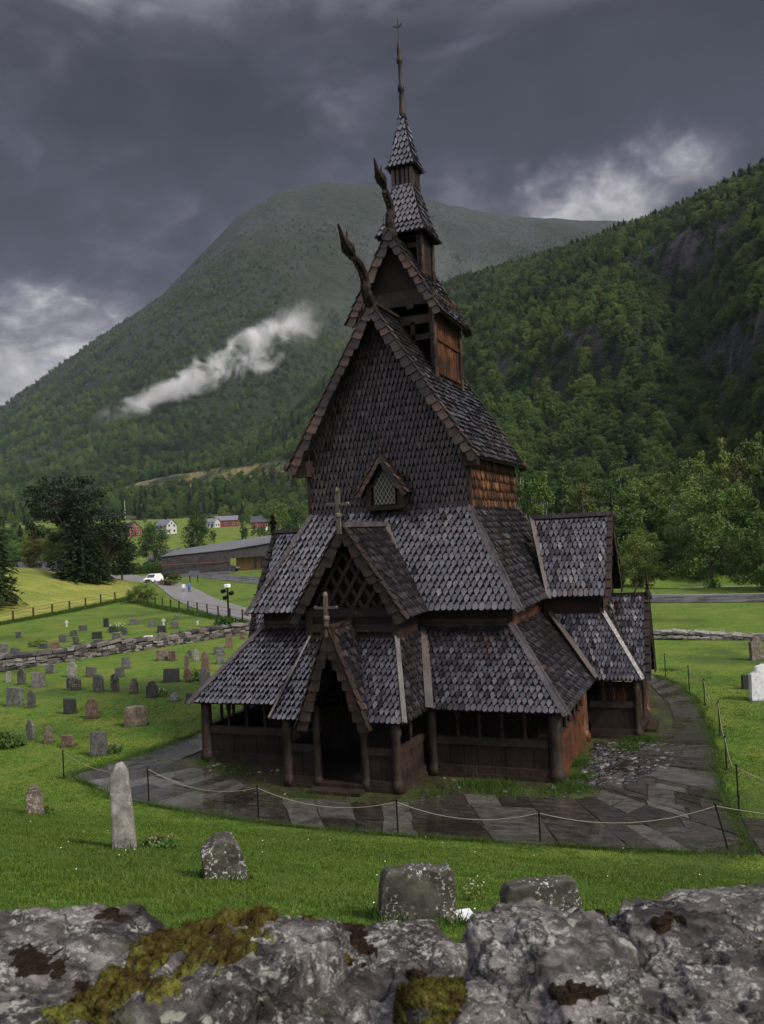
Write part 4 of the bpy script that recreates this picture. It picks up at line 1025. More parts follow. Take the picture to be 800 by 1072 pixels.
G=[ # below the dry stone wall
(103.5,791,16,23,'rect','dark','tall dark rectangular gravestone beside the left bend of the stone path'),
(71.5,782,12.5,11,'rect','red','short squat reddish-brown gravestone just behind the first rope post'),
(51.5,778,9,16,'arch','brown','narrow round-topped gravestone between the leaning grey one and the squat reddish one'),
(32,774,8.5,19,'shoulder','grey','leaning narrow grey gravestone, leftmost of the four nearest the path'),
(74,747,12.5,15,'slant','black','black upright rectangular gravestone left of the pinkish pointed one'),
(97,752,12,20,'shoulder','red','pinkish pointed gravestone with rounded shoulders, alone in the open grass'),
(16,739,16.5,18,'slant','grey','broad grey slab gravestone with slanting top at the left edge of the view'),
(33,741,8,17,'point','dark','dark pointed gravestone right next to the broad grey slab'),
(142,759.6,23,20,'rough','brown','wide brown mottled gravestone, the largest left of the church'),
(77.5,722.5,15,12,'rough','lichen','low wide gravestone blotched with pale lichen'),
(103.5,724,11,17,'arch','grey','tall round-topped grey gravestone left of the narrow dark streaked one'),
(120.5,724,9,17.5,'arch','lichen','narrow dark gravestone with a pale streak down its face'),
(40.5,719,13,14,'slant','grey','grey block gravestone with pale top edge, second row below the stone wall at left'),
(22.8,717,8.3,16,'shoulder','dark','narrow dark gravestone touching the wall line at far left'),
(9,714,5,10,'arch','pale','small pale gravestone at the left end of the row under the wall'),
(53,705,10.5,9,'rough','grey','low grey gravestone right against the foot of the stone wall'),
(75.5,708.6,9.5,14.5,'shoulder','pale','beige gravestone with a rounded head against the stone wall'),
(95.5,708.6,11,9.5,'rect','grey','squarish plain grey gravestone under the stone wall between beige and broken ones'),
(126,709,10,10,'rough','dark','dark ragged gravestone just above the pale-streaked one'),
(132.5,700,9,11,'rect','grey','square grey gravestone standing alone below the middle of the stone wall'),
(140.5,726,8.5,15,'shoulder','brown','slim pinkish-grey gravestone with a light rounded top'),
(159,730,11.5,16,'shoulder','dark','dark gravestone with sloping shoulders and a posy at its right foot'),
(179.3,714,16.5,13,'rect','black','wide black gravestone in the lawn, broader than it is tall'),
(170,691.6,12,10.5,'rect','brown','wide brownish grey gravestone beside the reddish one under the wall'),
(181,692,8,10,'rect','red','reddish upright gravestone touching the wide brownish grey one'),
(197,714,8,14,'arch','red','rusty red gravestone with a small shrub beside it'),
(196,700,6,14,'obelisk','brown','tall narrow brown gravestone directly behind the rusty red one'),
(199,689,6,8,'arch','grey','small grey gravestone in the cluster nearest the wall'),
(206,692,6,12,'arch','pale','small pale gravestone between two reddish ones near the church eaves'),
(215,702,9,19,'obelisk','red','tall reddish grey gravestone leaning left near the church eaves'),
(215,716,12,15.5,'shoulder','grey','light grey rounded gravestone beside the corner of the church roof'),
(183,734,10,8,'boulder','pale','low pale boulder-like gravestone in the grass left of the church'),
(198,736,6.5,10,'rough','dark','small dark gravestone by the left corner of the church'),
(229.5,685,11,8,'rough','grey','low greenish grey gravestone behind the church eaves'),
(231,695,9,14,'rect','grey','grey double-height gravestone half hidden by the church eaves'),
(240,678,7,13,'rect','red','rust-brown gravestone in front of the dry stone wall near the lamp post'),
(254,669,5,8,'rough','red','small pink stone against the wall just above the church roof slope'),
# beyond the wall
(19.5,668,5,6,'rect','dark','small dark gravestone standing apart near the meadow fence at left'),
(4,685,9,10.5,'slant','grey','grey gravestone at the left frame edge just beyond the stone wall'),
(16,687,9,8,'rough','dark','dark overgrown gravestone beyond the wall next to the left frame edge one'),
(35.5,688,7,6,'rect','grey','small grey gravestone right behind the wall coping at left'),
(57.5,681,9.5,8.5,'slant','red','bright red gravestone beyond the stone wall'),
(46,679,10,5,'rough','dark','low dark overgrown gravestone left of the bright red one'),
(66.5,673,9,8,'arch','grey','pale grey round-topped gravestone above and right of the bright red one'),
(77.5,666,7,6,'rough','dark','dark gravestone behind the pale grey round-topped one'),
(80,675,6,8,'rect','dark','narrow dark gravestone with a white posy at its foot'),
(75.5,682,7,5.5,'rect','dark','low dark gravestone tight behind the wall coping'),
(87,660.6,8,5.5,'rect','dark','dark wide gravestone right of the first white cross'),
(111.3,656.5,5.6,8.5,'rect','black','tall black gravestone at the back by the meadow fence'),
(102,669,10,7,'rect','black','black wide gravestone, hinder of a pair one behind the other'),
(101.5,678,8,8,'rough','dark','dark grey gravestone, fore of a pair one behind the other'),
(118,662.6,6,6.5,'rect','black','black gravestone with a pale posy at its right'),
(123,671,10,8.5,'slant','grey','grey gravestone just beyond the middle of the stone wall'),
(123.3,676.6,6.3,6.5,'rect','dark','small dark gravestone against the back of the wall below the grey one'),
(130.5,665,7,8,'rough','dark','dark gravestone with bushy foot right of the pale posy'),
(140.5,654,8.5,6.5,'slant','grey','grey gravestone in the back row between two fence bays'),
(159.5,656,7,6,'rect','grey','small grey gravestone left of the second white cross'),
(169.5,662.6,9,7,'rect','black','black gravestone directly in front of the second white cross'),
(169,669.4,8,7,'arch','grey','grey arched gravestone in front of the black one by the cross'),
(155.5,673,9,7,'rect','white','low white double gravestone behind the wall'),
(183,658,8.5,7,'rough','grey','mossy grey gravestone right of the second white cross'),
(185,648.6,6,5,'rough','grey','hindmost small grey gravestone near the path fence'),
# right-hand lawn
(792.5,691,13,23,'shoulder','brown','brown lichened gravestone with rounded head on the right lawn'),
(782.7,721,11,13,'rect','black','small black slab gravestone left of the tall white one'),
(804,701,18,6,'rect','brown','low brown gravestone behind the tall white one at the right edge'),
]
for g_ in G:grave(*g_)
o=grave(800,733,27,34,'shoulder','white','tall white marble gravestone with scalloped top at the right edge',yaw=.35)
mb=MB();mb.box(-.65,.65,-.28,.28,-.1,.12);b=mb.build('base',M['st_grey'],o,bevel=.02)
# the five big ones on the bank
grave(131,889,25,84,'obelisk','pale','tall slender pale grey obelisk-like gravestone with pointed top, leaning left',yaw=.62,lean=-4,th=.28)
grave(236,921,44,44,'boulder','lichen','squat rounded boulder gravestone speckled white with lichen',yaw=.72,th=.34)
grave(437,966,84,56,'rough','lichen','broad mossy rough slab gravestone just beyond the foreground wall, left of the white flowers',yaw=.55,th=.20,lean=3)
grave(568,978,90,54,'rough','lichen','broad rough slab gravestone partly hidden by the foreground wall, right of the white flowers',yaw=.62,th=.20)
grave(37,853,17,27,'shoulder','brown','small brown gravestone with yellow lichened top and red flowers beside it',yaw=.75,th=.26)
def gcross(x,y,w,h,label):
    P=gnd(x,y,0);D=dist(P);W=w/CF*D;Hh=h/CF*D;mb=MB();mb.box(-.07,.07,-.05,.05,0,Hh);mb.box(-W/2,W/2,-.045,.045,Hh*.62,Hh*.62+.14)
    o=mb.build('grave_cross',M['white'],bevel=.01);o.location=P;o.rotation_euler=(0,0,.35);tag(o,label,'grave cross')
gcross(70,656.6,3.4,7,'white wooden grave cross standing alone near the left meadow fence')
gcross(171.5,655.6,4,8,'white wooden grave cross behind the black gravestone')
gcross(207,654,2.2,4,'tiny pale grave cross at the back right of the far graveyard')
fx=[];fy=[]
for x_,y_,w_ in GPOS:
    D_=math.hypot(x_-C0[0],y_-C0[1]);n_=int(260*w_*(1 if D_<45 else .5));t_=rng.uniform(-.62,.62,n_)*w_;q_=rng.normal(0,.16,n_);fx.append(x_+t_*math.cos(.35)-q_*math.sin(.35));fy.append(y_+t_*math.sin(.35)+q_*math.cos(.35))
o=blades('gravestone_foot_grass',np.concatenate(fx),np.concatenate(fy),.13,.02,M['grass'],.5);o['kind']='stuff'
# scattered clumps and weeds in the lawn
nn_=900;sd_=4+40*rng.random(nn_);aa_=rng.uniform(-.6,.58,nn_);cx_=C0[0]+sd_*(FH[0]*np.cos(aa_)+RH[0]*np.sin(aa_));cy_=C0[1]+sd_*(FH[1]*np.cos(aa_)+RH[1]*np.sin(aa_))
kk=~inpoly(cx_,cy_,[(-9.3,12),(-9.3,7),(-8.9,3.4),(-9.4,0),(-10,-2.3)]+OUT[5:]+[(7,19)])&~inpoly(cx_,cy_,[(11.0,-1.75),(11.4,-4.35),(30,-4.35),(30,-1.3)]);cx_=cx_[kk];cy_=cy_[kk]
rp=np.repeat(np.arange(len(cx_)),70);o=blades('lawn_clumps',cx_[rp]+rng.normal(0,.09,len(rp)),cy_[rp]+rng.normal(0,.09,len(rp)),.075,.009,M['grass'],.6);o['kind']='stuff'
# grass creeping over the outer edge of the paving
ex=[];ey=[]
ob=interp_pts(OUT,400);n_=42000;ii_=rng.integers(0,400,n_);wv=.10*np.sin(ii_*.21)+.12*np.sin(ii_*.057+1)
sp_=.07+.26*np.clip(np.sin(ii_*.31)*np.sin(ii_*.093+1)+.35,0,1);ex=ob[ii_,0]+rng.normal(0,1,n_)*sp_;ey=ob[ii_,1]+rng.normal(0,1,n_)*sp_
o=blades('path_edge_grass',ex,ey,.10,.012,M['grass'],.6);o['kind']='stuff'
nd=150;sd_=4+26*rng.random(nd);aa_=rng.uniform(-.6,.58,nd);dx_=C0[0]+sd_*(FH[0]*np.cos(aa_)+RH[0]*np.sin(aa_));dy_=C0[1]+sd_*(FH[1]*np.cos(aa_)+RH[1]*np.sin(aa_))
kk=~inpoly(dx_,dy_,[(-10,-2.3)]+OUT[5:]+[(7,19),(-9,12)])&~inpoly(dx_,dy_,[(11.0,-1.75),(11.4,-4.35),(30,-4.35),(30,-1.3)])&(fbm(dx_/3,dy_/3,151)>-.05);dx_=dx_[kk];dy_=dy_[kk];dz_=terrain(dx_,dy_)+rng.uniform(.04,.07,len(dx_))
q_=.007;V_=np.stack([np.stack([dx_-q_,dy_-q_,dz_],-1),np.stack([dx_+q_,dy_-q_,dz_],-1),np.stack([dx_+q_,dy_+q_,dz_+.008],-1),np.stack([dx_-q_,dy_+q_,dz_+.008],-1)],1).reshape(-1,3)
o=np_mesh('lawn_daisies',V_,np.arange(len(V_)).reshape(-1,4),M['flower_w']);o['kind']='stuff'
# ---- flowers and low plants by graves
def plant(x,y,r,h,nl,nf,fm,label,z=None,name='grave_plant'):
    P=gnd(x,y) if y>842 else gnd(x,y,0);root=empty(name,P,0,label,'plant')
    V=[];Qd=[]
    n=nl;th=rng.uniform(0,6.28,n);rr=r*np.sqrt(rng.random(n));zz=h*rng.random(n)*(1-.5*(rr/r)**2);s=.05*max(r/.3,.6)
    ctr=np.stack([rr*np.cos(th),rr*np.sin(th)*.7,zz],-1);a=rng.normal(size=(n,3));a/=np.linalg.norm(a,axis=1)[:,None];b=np.cross(a,rng.normal(size=(n,3)));b/=np.linalg.norm(b,axis=1)[:,None]
    V=np.stack([ctr-a*s,ctr-b*s*.4,ctr+a*s,ctr+b*s*.4],1).reshape(-1,3)
    np_mesh('leaves',V,np.arange(n*4).reshape(-1,4),M['leaf'],root)
    if nf:
        st=MB()
        for _ in range(nf):
            t=random.uniform(0,6.28);q=r*random.uniform(.2,1.0);c=Vector((q*math.cos(t),q*math.sin(t)*.7,h*random.uniform(.75,1.25)))
            k=8;pr=s*.5;st.tube([(c.x,c.y,0),tuple(c)],.003*max(1,r/.4),4);ax,ay=random.uniform(-.5,.5),random.uniform(-.9,-.2)
            fb=MB();vs=[(c.x,c.y-pr*.3,c.z+pr*.1)]+[(c.x+pr*math.cos(2*math.pi*a/k)*(1 if a%2 else .6),c.y+pr*.35*math.sin(2*math.pi*a/k)*ay,c.z+pr*math.sin(2*math.pi*a/k)*(1 if a%2 else .6)) for a in range(k)]
            fb.add(vs,[(0,1+a,1+(a+1)%k) for a in range(k)]);fb.build('flower',fm,root)
        st.build('stems',M['leaf'],root)
    return root
plant(166,888,.36,.16,500,14,M['flower_p'],'low dark plant with pale pink blooms at the foot of the tall pale gravestone')
plant(496,944,.16,.22,160,9,M['flower_w'],'white flowers growing between the two broad slab gravestones')
plant(49,852,.28,.22,160,7,M['redlamp'],'small plant with red flowers beside the little brown gravestone')
plant(117,788,.45,.3,300,14,M['flower_p'],'flowering plants right of the tall dark rectangular gravestone')
plant(168,729,.5,.35,120,7,M['flower_w'],'white posy at the foot of the gravestone with sloping shoulders')
plant(122,661,.9,.6,160,14,M['flower_w'],'large pale posy beside the black gravestone beyond the wall')
plant(204,713,.7,.6,200,6,M['redlamp'],'reddish shrub beside the rusty red gravestone')
plant(3,781,1.0,.5,500,0,None,'low dark green shrub at the left edge in front of the graves')
plant(84,675,.4,.4,60,6,M['flower_w'],'white posy at the foot of the narrow dark gravestone beyond the wall')
plant(238,660,1.3,1.3,600,0,None,'rounded dark shrub beside the black lamp post behind the wall')
plant(40,677,.9,.6,250,0,None,'low leafy shrub left of the bright red gravestone')
P=gnd(487,963);mb=MB();mb.box(-.10,.10,-.14,.14,-.02,.05);o=mb.build('grave_plaque',M['st_white'],bevel=.01);o.location=P;o.rotation_euler=(0,0,.6);tag(o,'small flat white stone plaque under the white flowers','plaque')
# ============================================================ DRY STONE WALLS
def stonewall(name,P,Qe,h,w,label,n,rr,mt='drystone'):
    P=Vector(P);Qe=Vector(Qe);d=(Qe-P);L=d.length;d.normalize();nn=Vector((-d.y,d.x,0));root=empty(name,P,0,label,'stone wall')
    def stones(rows,rr,top):
        mb=MB()
        for r in rows:
            s=0
            while s<L:
                l=random.uniform(*rr)
                for side in(-1,1):
                    z=r*rr[0]*.75;wob=.10*math.sin(s*.7)+.08*math.sin(s*.23+1)
                    c=d*(s+l/2)+nn*(side*w*.28)+nn*random.uniform(-.06,.06);zz=z+rr[0]*.4+wob*(1 if top else .4)
                    k=8;vs=[];R=l*.58
                    M3=Matrix.Rotation(random.uniform(-.2,.2),3,'Y')@Matrix.Rotation(random.uniform(-.3,.3),3,'X')
                    for ix in(-1,1):
                        for iy in(-1,1):
                            for iz in(-1,1):
                                v=M3@Vector((ix*R*random.uniform(.75,1),iy*w*.30*random.uniform(.8,1.1),iz*rr[0]*.46*random.uniform(.7,1.1)))
                                q=c+d*v.x+nn*v.y;vs.append((q.x,q.y,zz+v.z))
                    mb.add(vs,[(0,1,3,2),(4,6,7,5),(0,4,5,1),(2,3,7,6),(0,2,6,4),(1,5,7,3)])
                s+=l*random.uniform(.85,1.05)
        return mb
    k=int(h/(rr[0]*.75))
    stones(range(k-1),rr,False).build('wall_courses',M[mt],root,bevel=.03)
    stones([k-1],(rr[0]*1.1,rr[1]*1.4),True).build('wall_coping',plain('mossy_coping',(.10,.085,.06),.8,0,.6,3,.5) if 0 else M[mt],root,bevel=.03)
    mb=MB();mb.beam(Vector((0,0,h*.4)),d*L+Vector((0,0,h*.4)),w*.7,h*.85);mb.build('wall_core',M['st_dark'],root)
    return root
a=gnd(-60,712,0);b=gnd(125,688,0);c=gnd(300,657,0)
stonewall('dry_stone_wall',a,c,.92,.8,'long dry stone wall crossing the graveyard left of the church',0,(.28,.75))
a=gnd(655,669,0);b=gnd(860,670,0)
stonewall('low_stone_wall',a,b,.42,.7,'low pale dry stone wall along the far edge of the right lawn',0,(.25,.7),'st_pale')
# ============================================================ ROPE FENCE
rf=empty('rope_fence',(0,0,0),0,'low fence of thin black posts and beige rope round the church path','rope fence')
tops=[(67,788,815),(156,805,840),(271,824,862),(417,838,877),(566,850,885)]
R1=[]
for x,yt,yb in tops:
    P=gnd(x,yb,0);h=(yb-yt)/CF*dist(P);R1.append((P,h,Vector((0,0,1))))
P=gnd(763,892,0);R1.append((P,1.08,Vector((-.22,.1,1)).normalized()))
R2=[]
P0=gnd(774,852,0)
R2=[(P0,1.25,Vector((0,0,1)))]
for x,yt,yb in((761,775,806),(754,738,770),(738,714,738),(722,700,725),(697,687,708)):
    P=gnd(x,yb,0);R2.append((P,(yb-yt)/CF*dist(P)*1.05,Vector((0,0,1))))
Pe=gnd(860,860,0)
def ropeline(L,extra=None):
    for P,h,u in L:
        mb=MB();mb.tube([P-u*.2,P+u*h],.022,8);mb.sph(P+u*h,.032,8,6);mb.lathe(tuple(P-Vector((0,0,.02))),[(.06,0),(.06,.05),(.03,.07)],8);mb.build('fence_post',M['iron'],rf)
    T=[P+u*(h-.05) for P,h,u in L]
    if extra is not None:T.append(extra)
    pts=[]
    for a,b in zip(T,T[1:]):
        n=14;sag=.13+.045*(b-a).length
        if (b-a).length<3.4:sag=.10
        for i in range(n):
            t=i/n;p=a.lerp(b,t);p.z-=sag*4*t*(1-t);pts.append(p)
    pts.append(T[-1]);mb=MB();mb.tube(pts,.010,6);mb.build('rope',M['rope'],rf,smooth=True)
ropeline(R1,Pe+Vector((1,-2.2,.85)));ropeline(R2[::-1],None)
mb=MB();a=R2[0][0]+Vector((0,0,1.2));pts=[a.lerp(Pe+Vector((2,.2,.95)),t)-Vector((0,0,.5*4*t*(1-t))) for t in np.linspace(0,1,14)];mb.tube(pts,.010,6);mb.build('rope',M['rope'],rf,smooth=True)
# ---- meadow fence of wooden posts and wire
mf=empty('meadow_fence',(0,0,0),0,'wooden post and wire fence between the meadow and the graveyard','fence')
def fence_run(P,Qe,sp,h,r):
    L=(Qe-P).length;n=int(L/sp)
    for i in range(n+1):
        p=P.lerp(Qe,i/n);z=hz(p.x,p.y);mb=MB();t=random.uniform(-.06,.06);mb.tube([(p.x,p.y,z-.2),(p.x+t,p.y,z+h*random.uniform(.92,1.06))],r,7);mb.build('post',M['tar_soft'],mf)
    for k in(.35,.62,.9):
        mb=MB();mb.tube([(P.x,P.y,hz(P.x,P.y)+h*k),(Qe.x,Qe.y,hz(Qe.x,Qe.y)+h*k)],.014,4);mb.build('wire',M['iron'],mf)
fence_run(FEN0,FEN1,3.6,1.35,.10);fence_run(FEN1,FEN2,3.3,1.3,.08)
# ============================================================ ROADS
def ribbon(name,pts,w,m,dz=.03,n=160,kind=True,cut=0):
    P=interp_pts(pts,n);
    # smooth
    for _ in range(30):P[1:-1]=P[1:-1]*.5+(P[:-2]+P[2:])*.25
    T=np.gradient(P,axis=0);T/=np.linalg.norm(T,axis=1)[:,None];Nn=np.c_[-T[:,1],T[:,0]];K=7;V=[]
    ws=np.interp(np.linspace(0,1,n),np.linspace(0,1,len(w)),w) if hasattr(w,'__len__') else np.full(n,w)
    for i in range(n):
        for j in range(K):
            q=P[i]+Nn[i]*(j/(K-1)-.5)*ws[i]+Nn[i]*cut;V.append((q[0],q[1]))
    V=np.array(V);z=terrain(V[:,0],V[:,1])+dz
    ii=np.arange(n*K).reshape(n,K);Qd=np.stack([ii[:-1,:-1],ii[:-1,1:],ii[1:,1:],ii[1:,:-1]],-1).reshape(-1,4)
    o=np_mesh(name,np.c_[V,z],Qd,m,smooth=True)
    if kind:o['kind']='structure'
    return o
main=[tuple(gnd(x,y,0)[:2]) for x,y in((112,597),(150,598),(200,601),(255,606),(300,611))]
rr_=[tuple(gnd(x,y,0)[:2]) for x,y in((640,627),(720,627),(800,626))]
e=np.array(rr_[-1])+(np.array(rr_[-1])-np.array(rr_[0]))*3
ribbon('road',main+[(-38,96),(-20,74)]+rr_+[tuple(e)],[11,13,11,9,9,9,9,9,9],M['asphalt'],.05,220)
ribbon('road_edge_line',rr_+[tuple(e)],.18,M['paint'],.09,60,cut=3.6)
drive=[tuple(gnd(x,y,0)[:2]) for x,y in((118,601.5),(150,607),(172,614),(188,621),(212,631),(245,642),(275,652))]
ribbon('gravel_road',drive,[7,7,6.5,6,5.5,5,4.5],M['gravel'],.07,120)
pk=[tuple(at(u,D)[:2]) for u,D in((95,262),(188,275))]
ribbon('car_park',pk,34,M['asphalt'],.09,30)
ribbon('forecourt',[tuple(gnd(x,y,0)[:2]) for x,y in((225,600),(246,599))],12,M['asphalt'],.11,20)
# river glimpse at the right
rv=[tuple(at(u,112)[:2]) for u in(640,720,800,900,1100)]
P=interp_pts(rv,80);V=[];
T=np.gradient(P,axis=0);T/=np.linalg.norm(T,axis=1)[:,None];Nn=np.c_[-T[:,1],T[:,0]]
for i in range(80):
    for j in(-1,1):q=P[i]+Nn[i]*j*(4.2+1.0*math.sin(i*.6));V.append((q[0],q[1],-1.0))
ii=np.arange(160).reshape(80,2);o=np_mesh('river',V,np.stack([ii[:-1,0],ii[1:,0],ii[1:,1],ii[:-1,1]],-1),M['water']);o['kind']='structure'
# ============================================================ FOREGROUND WALL
def fgp(u,D,z):
    return Vector((C0[0]+FH[0]*D+RH[0]*(u-400)/CF*D,C0[1]+FH[1]*D+RH[1]*(u-400)/CF*D,z))
def n3(P,f,seed):return (fbm(P[:,0]*f,P[:,1]*f,seed,3)+fbm(P[:,1]*f+5,P[:,2]*f,seed+5,3)+fbm(P[:,2]*f+9,P[:,0]*f,seed+9,3))/1.7
def cube_sphere(N):
    g=np.linspace(-1,1,N+1);a,b=np.meshgrid(g,g,indexing='ij');V=[];Qs=[];k=0
    for ax in range(3):
        for s in(-1,1):
            P=np.zeros((N+1,N+1,3));P[...,ax]=s;P[...,(ax+1)%3]=a*s;P[...,(ax+2)%3]=b
            i=np.arange((N+1)**2).reshape(N+1,N+1)+k;V.append(P.reshape(-1,3));Qs.append(np.stack([i[:-1,:-1],i[1:,:-1],i[1:,1:],i[:-1,1:]],-1).reshape(-1,4));k+=(N+1)**2
    return np.concatenate(V),np.concatenate(Qs)
CSV,CSQ=cube_sphere(84)
fw=empty('foreground_wall',fgp(400,1.9,6.3),0,'rough lichen and moss covered stone wall across the bottom foreground','stone wall')
FWL=np.array(fw.location)
def boulder(c,half,rz,tilt,seed,mossf=None,p=7.,rx=0):
    V=CSV/ (np.sum(np.abs(CSV)**p,axis=1)**(1/p))[:,None]
    V=V*np.array(half)
    r=V/np.linalg.norm(V,axis=1)[:,None]
    d=.042*n3(V+seed,2.6,seed)+.034*n3(V+seed,7,seed+1)+.022*n3(V*np.array([1,2.8,1])+seed,22,seed+2)-.040*np.abs(n3(V+seed*.7,5,seed+3))-.030*np.abs(n3(V*np.array([1,1.8,1])+seed*.3,14,seed+6))+.010*n3(V+seed,50,seed+4)-.008*np.abs(n3(V+seed,34,seed+8))
    V=V+r*d[:,None]
    Mx=np.array(Matrix.Rotation(rz,3,'Z')@Matrix.Rotation(tilt,3,'Y')@Matrix.Rotation(rx,3,'X'))
    W=V@Mx.T+np.array(c)-FWL
    o=np_mesh('coping_stone',W,CSQ,M['rock'],fw,smooth=True)
    bm=bmesh.new();bm.from_mesh(o.data);bmesh.ops.remove_doubles(bm,verts=bm.verts,dist=1e-5);bmesh.ops.recalc_face_normals(bm,faces=bm.faces);bm.to_mesh(o.data);bm.free()
    o.data.polygons.foreach_set('use_smooth',np.ones(len(o.data.polygons),bool))
    if mossf:
        me=o.data;n=len(me.vertices);co=np.empty(n*3);me.vertices.foreach_get('co',co);co=co.reshape(-1,3);no=np.empty(n*3);me.vertices.foreach_get('normal',no);no=no.reshape(-1,3)
        G=co+FWL;dx=G-C0;f=dx@F3;ux=400+CF*(dx@R3)/f;uy=536-CF*(dx@U3)/f
        for (kind,fn,hgt) in mossf:
            m=np.minimum(np.maximum(fn(ux,uy),-1.5),.8)+1.9*n3(G,8,seed+31)+1.6*n3(G,24,seed+32)+.7*n3(G,60,seed+35)-.45
            m=np.where(no[:,2]>-.2,m,-1)
            q=np.empty(len(me.polygons)*4,np.int32);me.polygons.foreach_get('vertices',q);q=q.reshape(-1,4)
            qk=q[(m[q]>0).any(1)]
            if not len(qk):continue
            used,inv=np.unique(qk,return_inverse=True)
            off=np.clip(m[used]*3,-.35,1)*hgt*(1+.55*n3(G[used],45,seed+33)+.4*n3(G[used],120,seed+34))
            X=co[used]+no[used]*off[:,None]
            mo=np_mesh('moss',X,inv.reshape(-1,4),M[kind],o,smooth=True)
            k=26000 if kind=='moss' else 6000;sel=rng.integers(0,len(used),k);sel=sel[off[sel]>hgt*.4];b=X[sel]+rng.normal(0,.002,(len(sel),3));nn=no[used][sel]+rng.normal(0,.55,(len(sel),3));nn/=np.linalg.norm(nn,axis=1)[:,None]
            tt=np.cross(nn,rng.normal(size=nn.shape));tt/=np.linalg.norm(tt,axis=1)[:,None];hh=rng.uniform(.003,.008,len(sel))[:,None]
            T=np.stack([b-tt*.0009,b+tt*.0009,b+nn*hh],1).reshape(-1,3)
            np_mesh('moss_fronds',T,np.arange(len(T)).reshape(-1,3),M[kind],mo)
    return o
def ell(cx,cy,rx,ry,ang=0,g=1.6):
    ca,sa=math.cos(ang),math.sin(ang)
    return lambda x,y:g*(1-((((x-cx)*ca+(y-cy)*sa)/rx)**2+((-(x-cx)*sa+(y-cy)*ca)/ry)**2))
boulder(fgp(-70,1.90,6.60),(.44,.36,.21),CYAW+.12,.10,11,[('moss_dark',ell(30,1000,60,14,.3,.4),.006)])
boulder(fgp(158,1.74,6.55),(.47,.18,.25),CYAW+.98,.0,23,[('moss',lambda x,y:np.maximum(1.2*ell(140,1008,165,62,-.50)(x,y),1.2*ell(225,964,64,40,-.2)(x,y)),.018),('moss_dark',lambda x,y:np.maximum(ell(120,1052,70,24,-.4)(x,y),ell(105,960,34,14,-.3)(x,y)),.012)],rx=-.12)
boulder(fgp(52,1.62,6.46),(.20,.22,.24),CYAW+.3,.0,29,[('moss_dark',ell(60,1050,40,20),.008)])
boulder(fgp(352,1.82,6.52),(.345,.44,.20),CYAW+.24,.02,37,[('moss_dark',lambda x,y:np.maximum.reduce([ell(365,980,22,13)(x,y),ell(385,1002,14,18)(x,y),ell(288,1022,15,12)(x,y),ell(330,966,12,6)(x,y),ell(232,1058,9,9)(x,y)]),.011),('moss',ell(205,1000,24,70,.6),.010)])
boulder(fgp(455,1.66,6.55),(.12,.24,.18),CYAW+.1,.1,43,[('moss',ell(440,1056,40,26),.012),('moss_dark',ell(440,1000,46,26),.012)])
boulder(fgp(565,1.86,6.51),(.195,.42,.22),CYAW+.05,.05,59,[('moss_dark',lambda x,y:np.maximum(ell(600,1040,24,10)(x,y),ell(520,962,16,8)(x,y)),.007)])
boulder(fgp(748,1.88,6.52),(.25,.42,.225),CYAW-.05,-.03,71,[('moss',ell(792,982,12,10,0,1.0),.006),('moss_dark',ell(700,970,24,10),.006)])
boulder(fgp(1010,1.90,6.50),(.36,.42,.22),CYAW+.1,.03,83)
boulder(fgp(-300,1.95,6.62),(.40,.42,.22),CYAW-.1,.03,91)
mb=MB();a=fgp(-500,2.0,0)-Vector(FWL);b=fgp(1250,2.0,0)-Vector(FWL);a.z=b.z=5.75-FWL[2];mb.beam(a,b,.75,1.2)
mb.build('wall_core',M['rock'],fw)
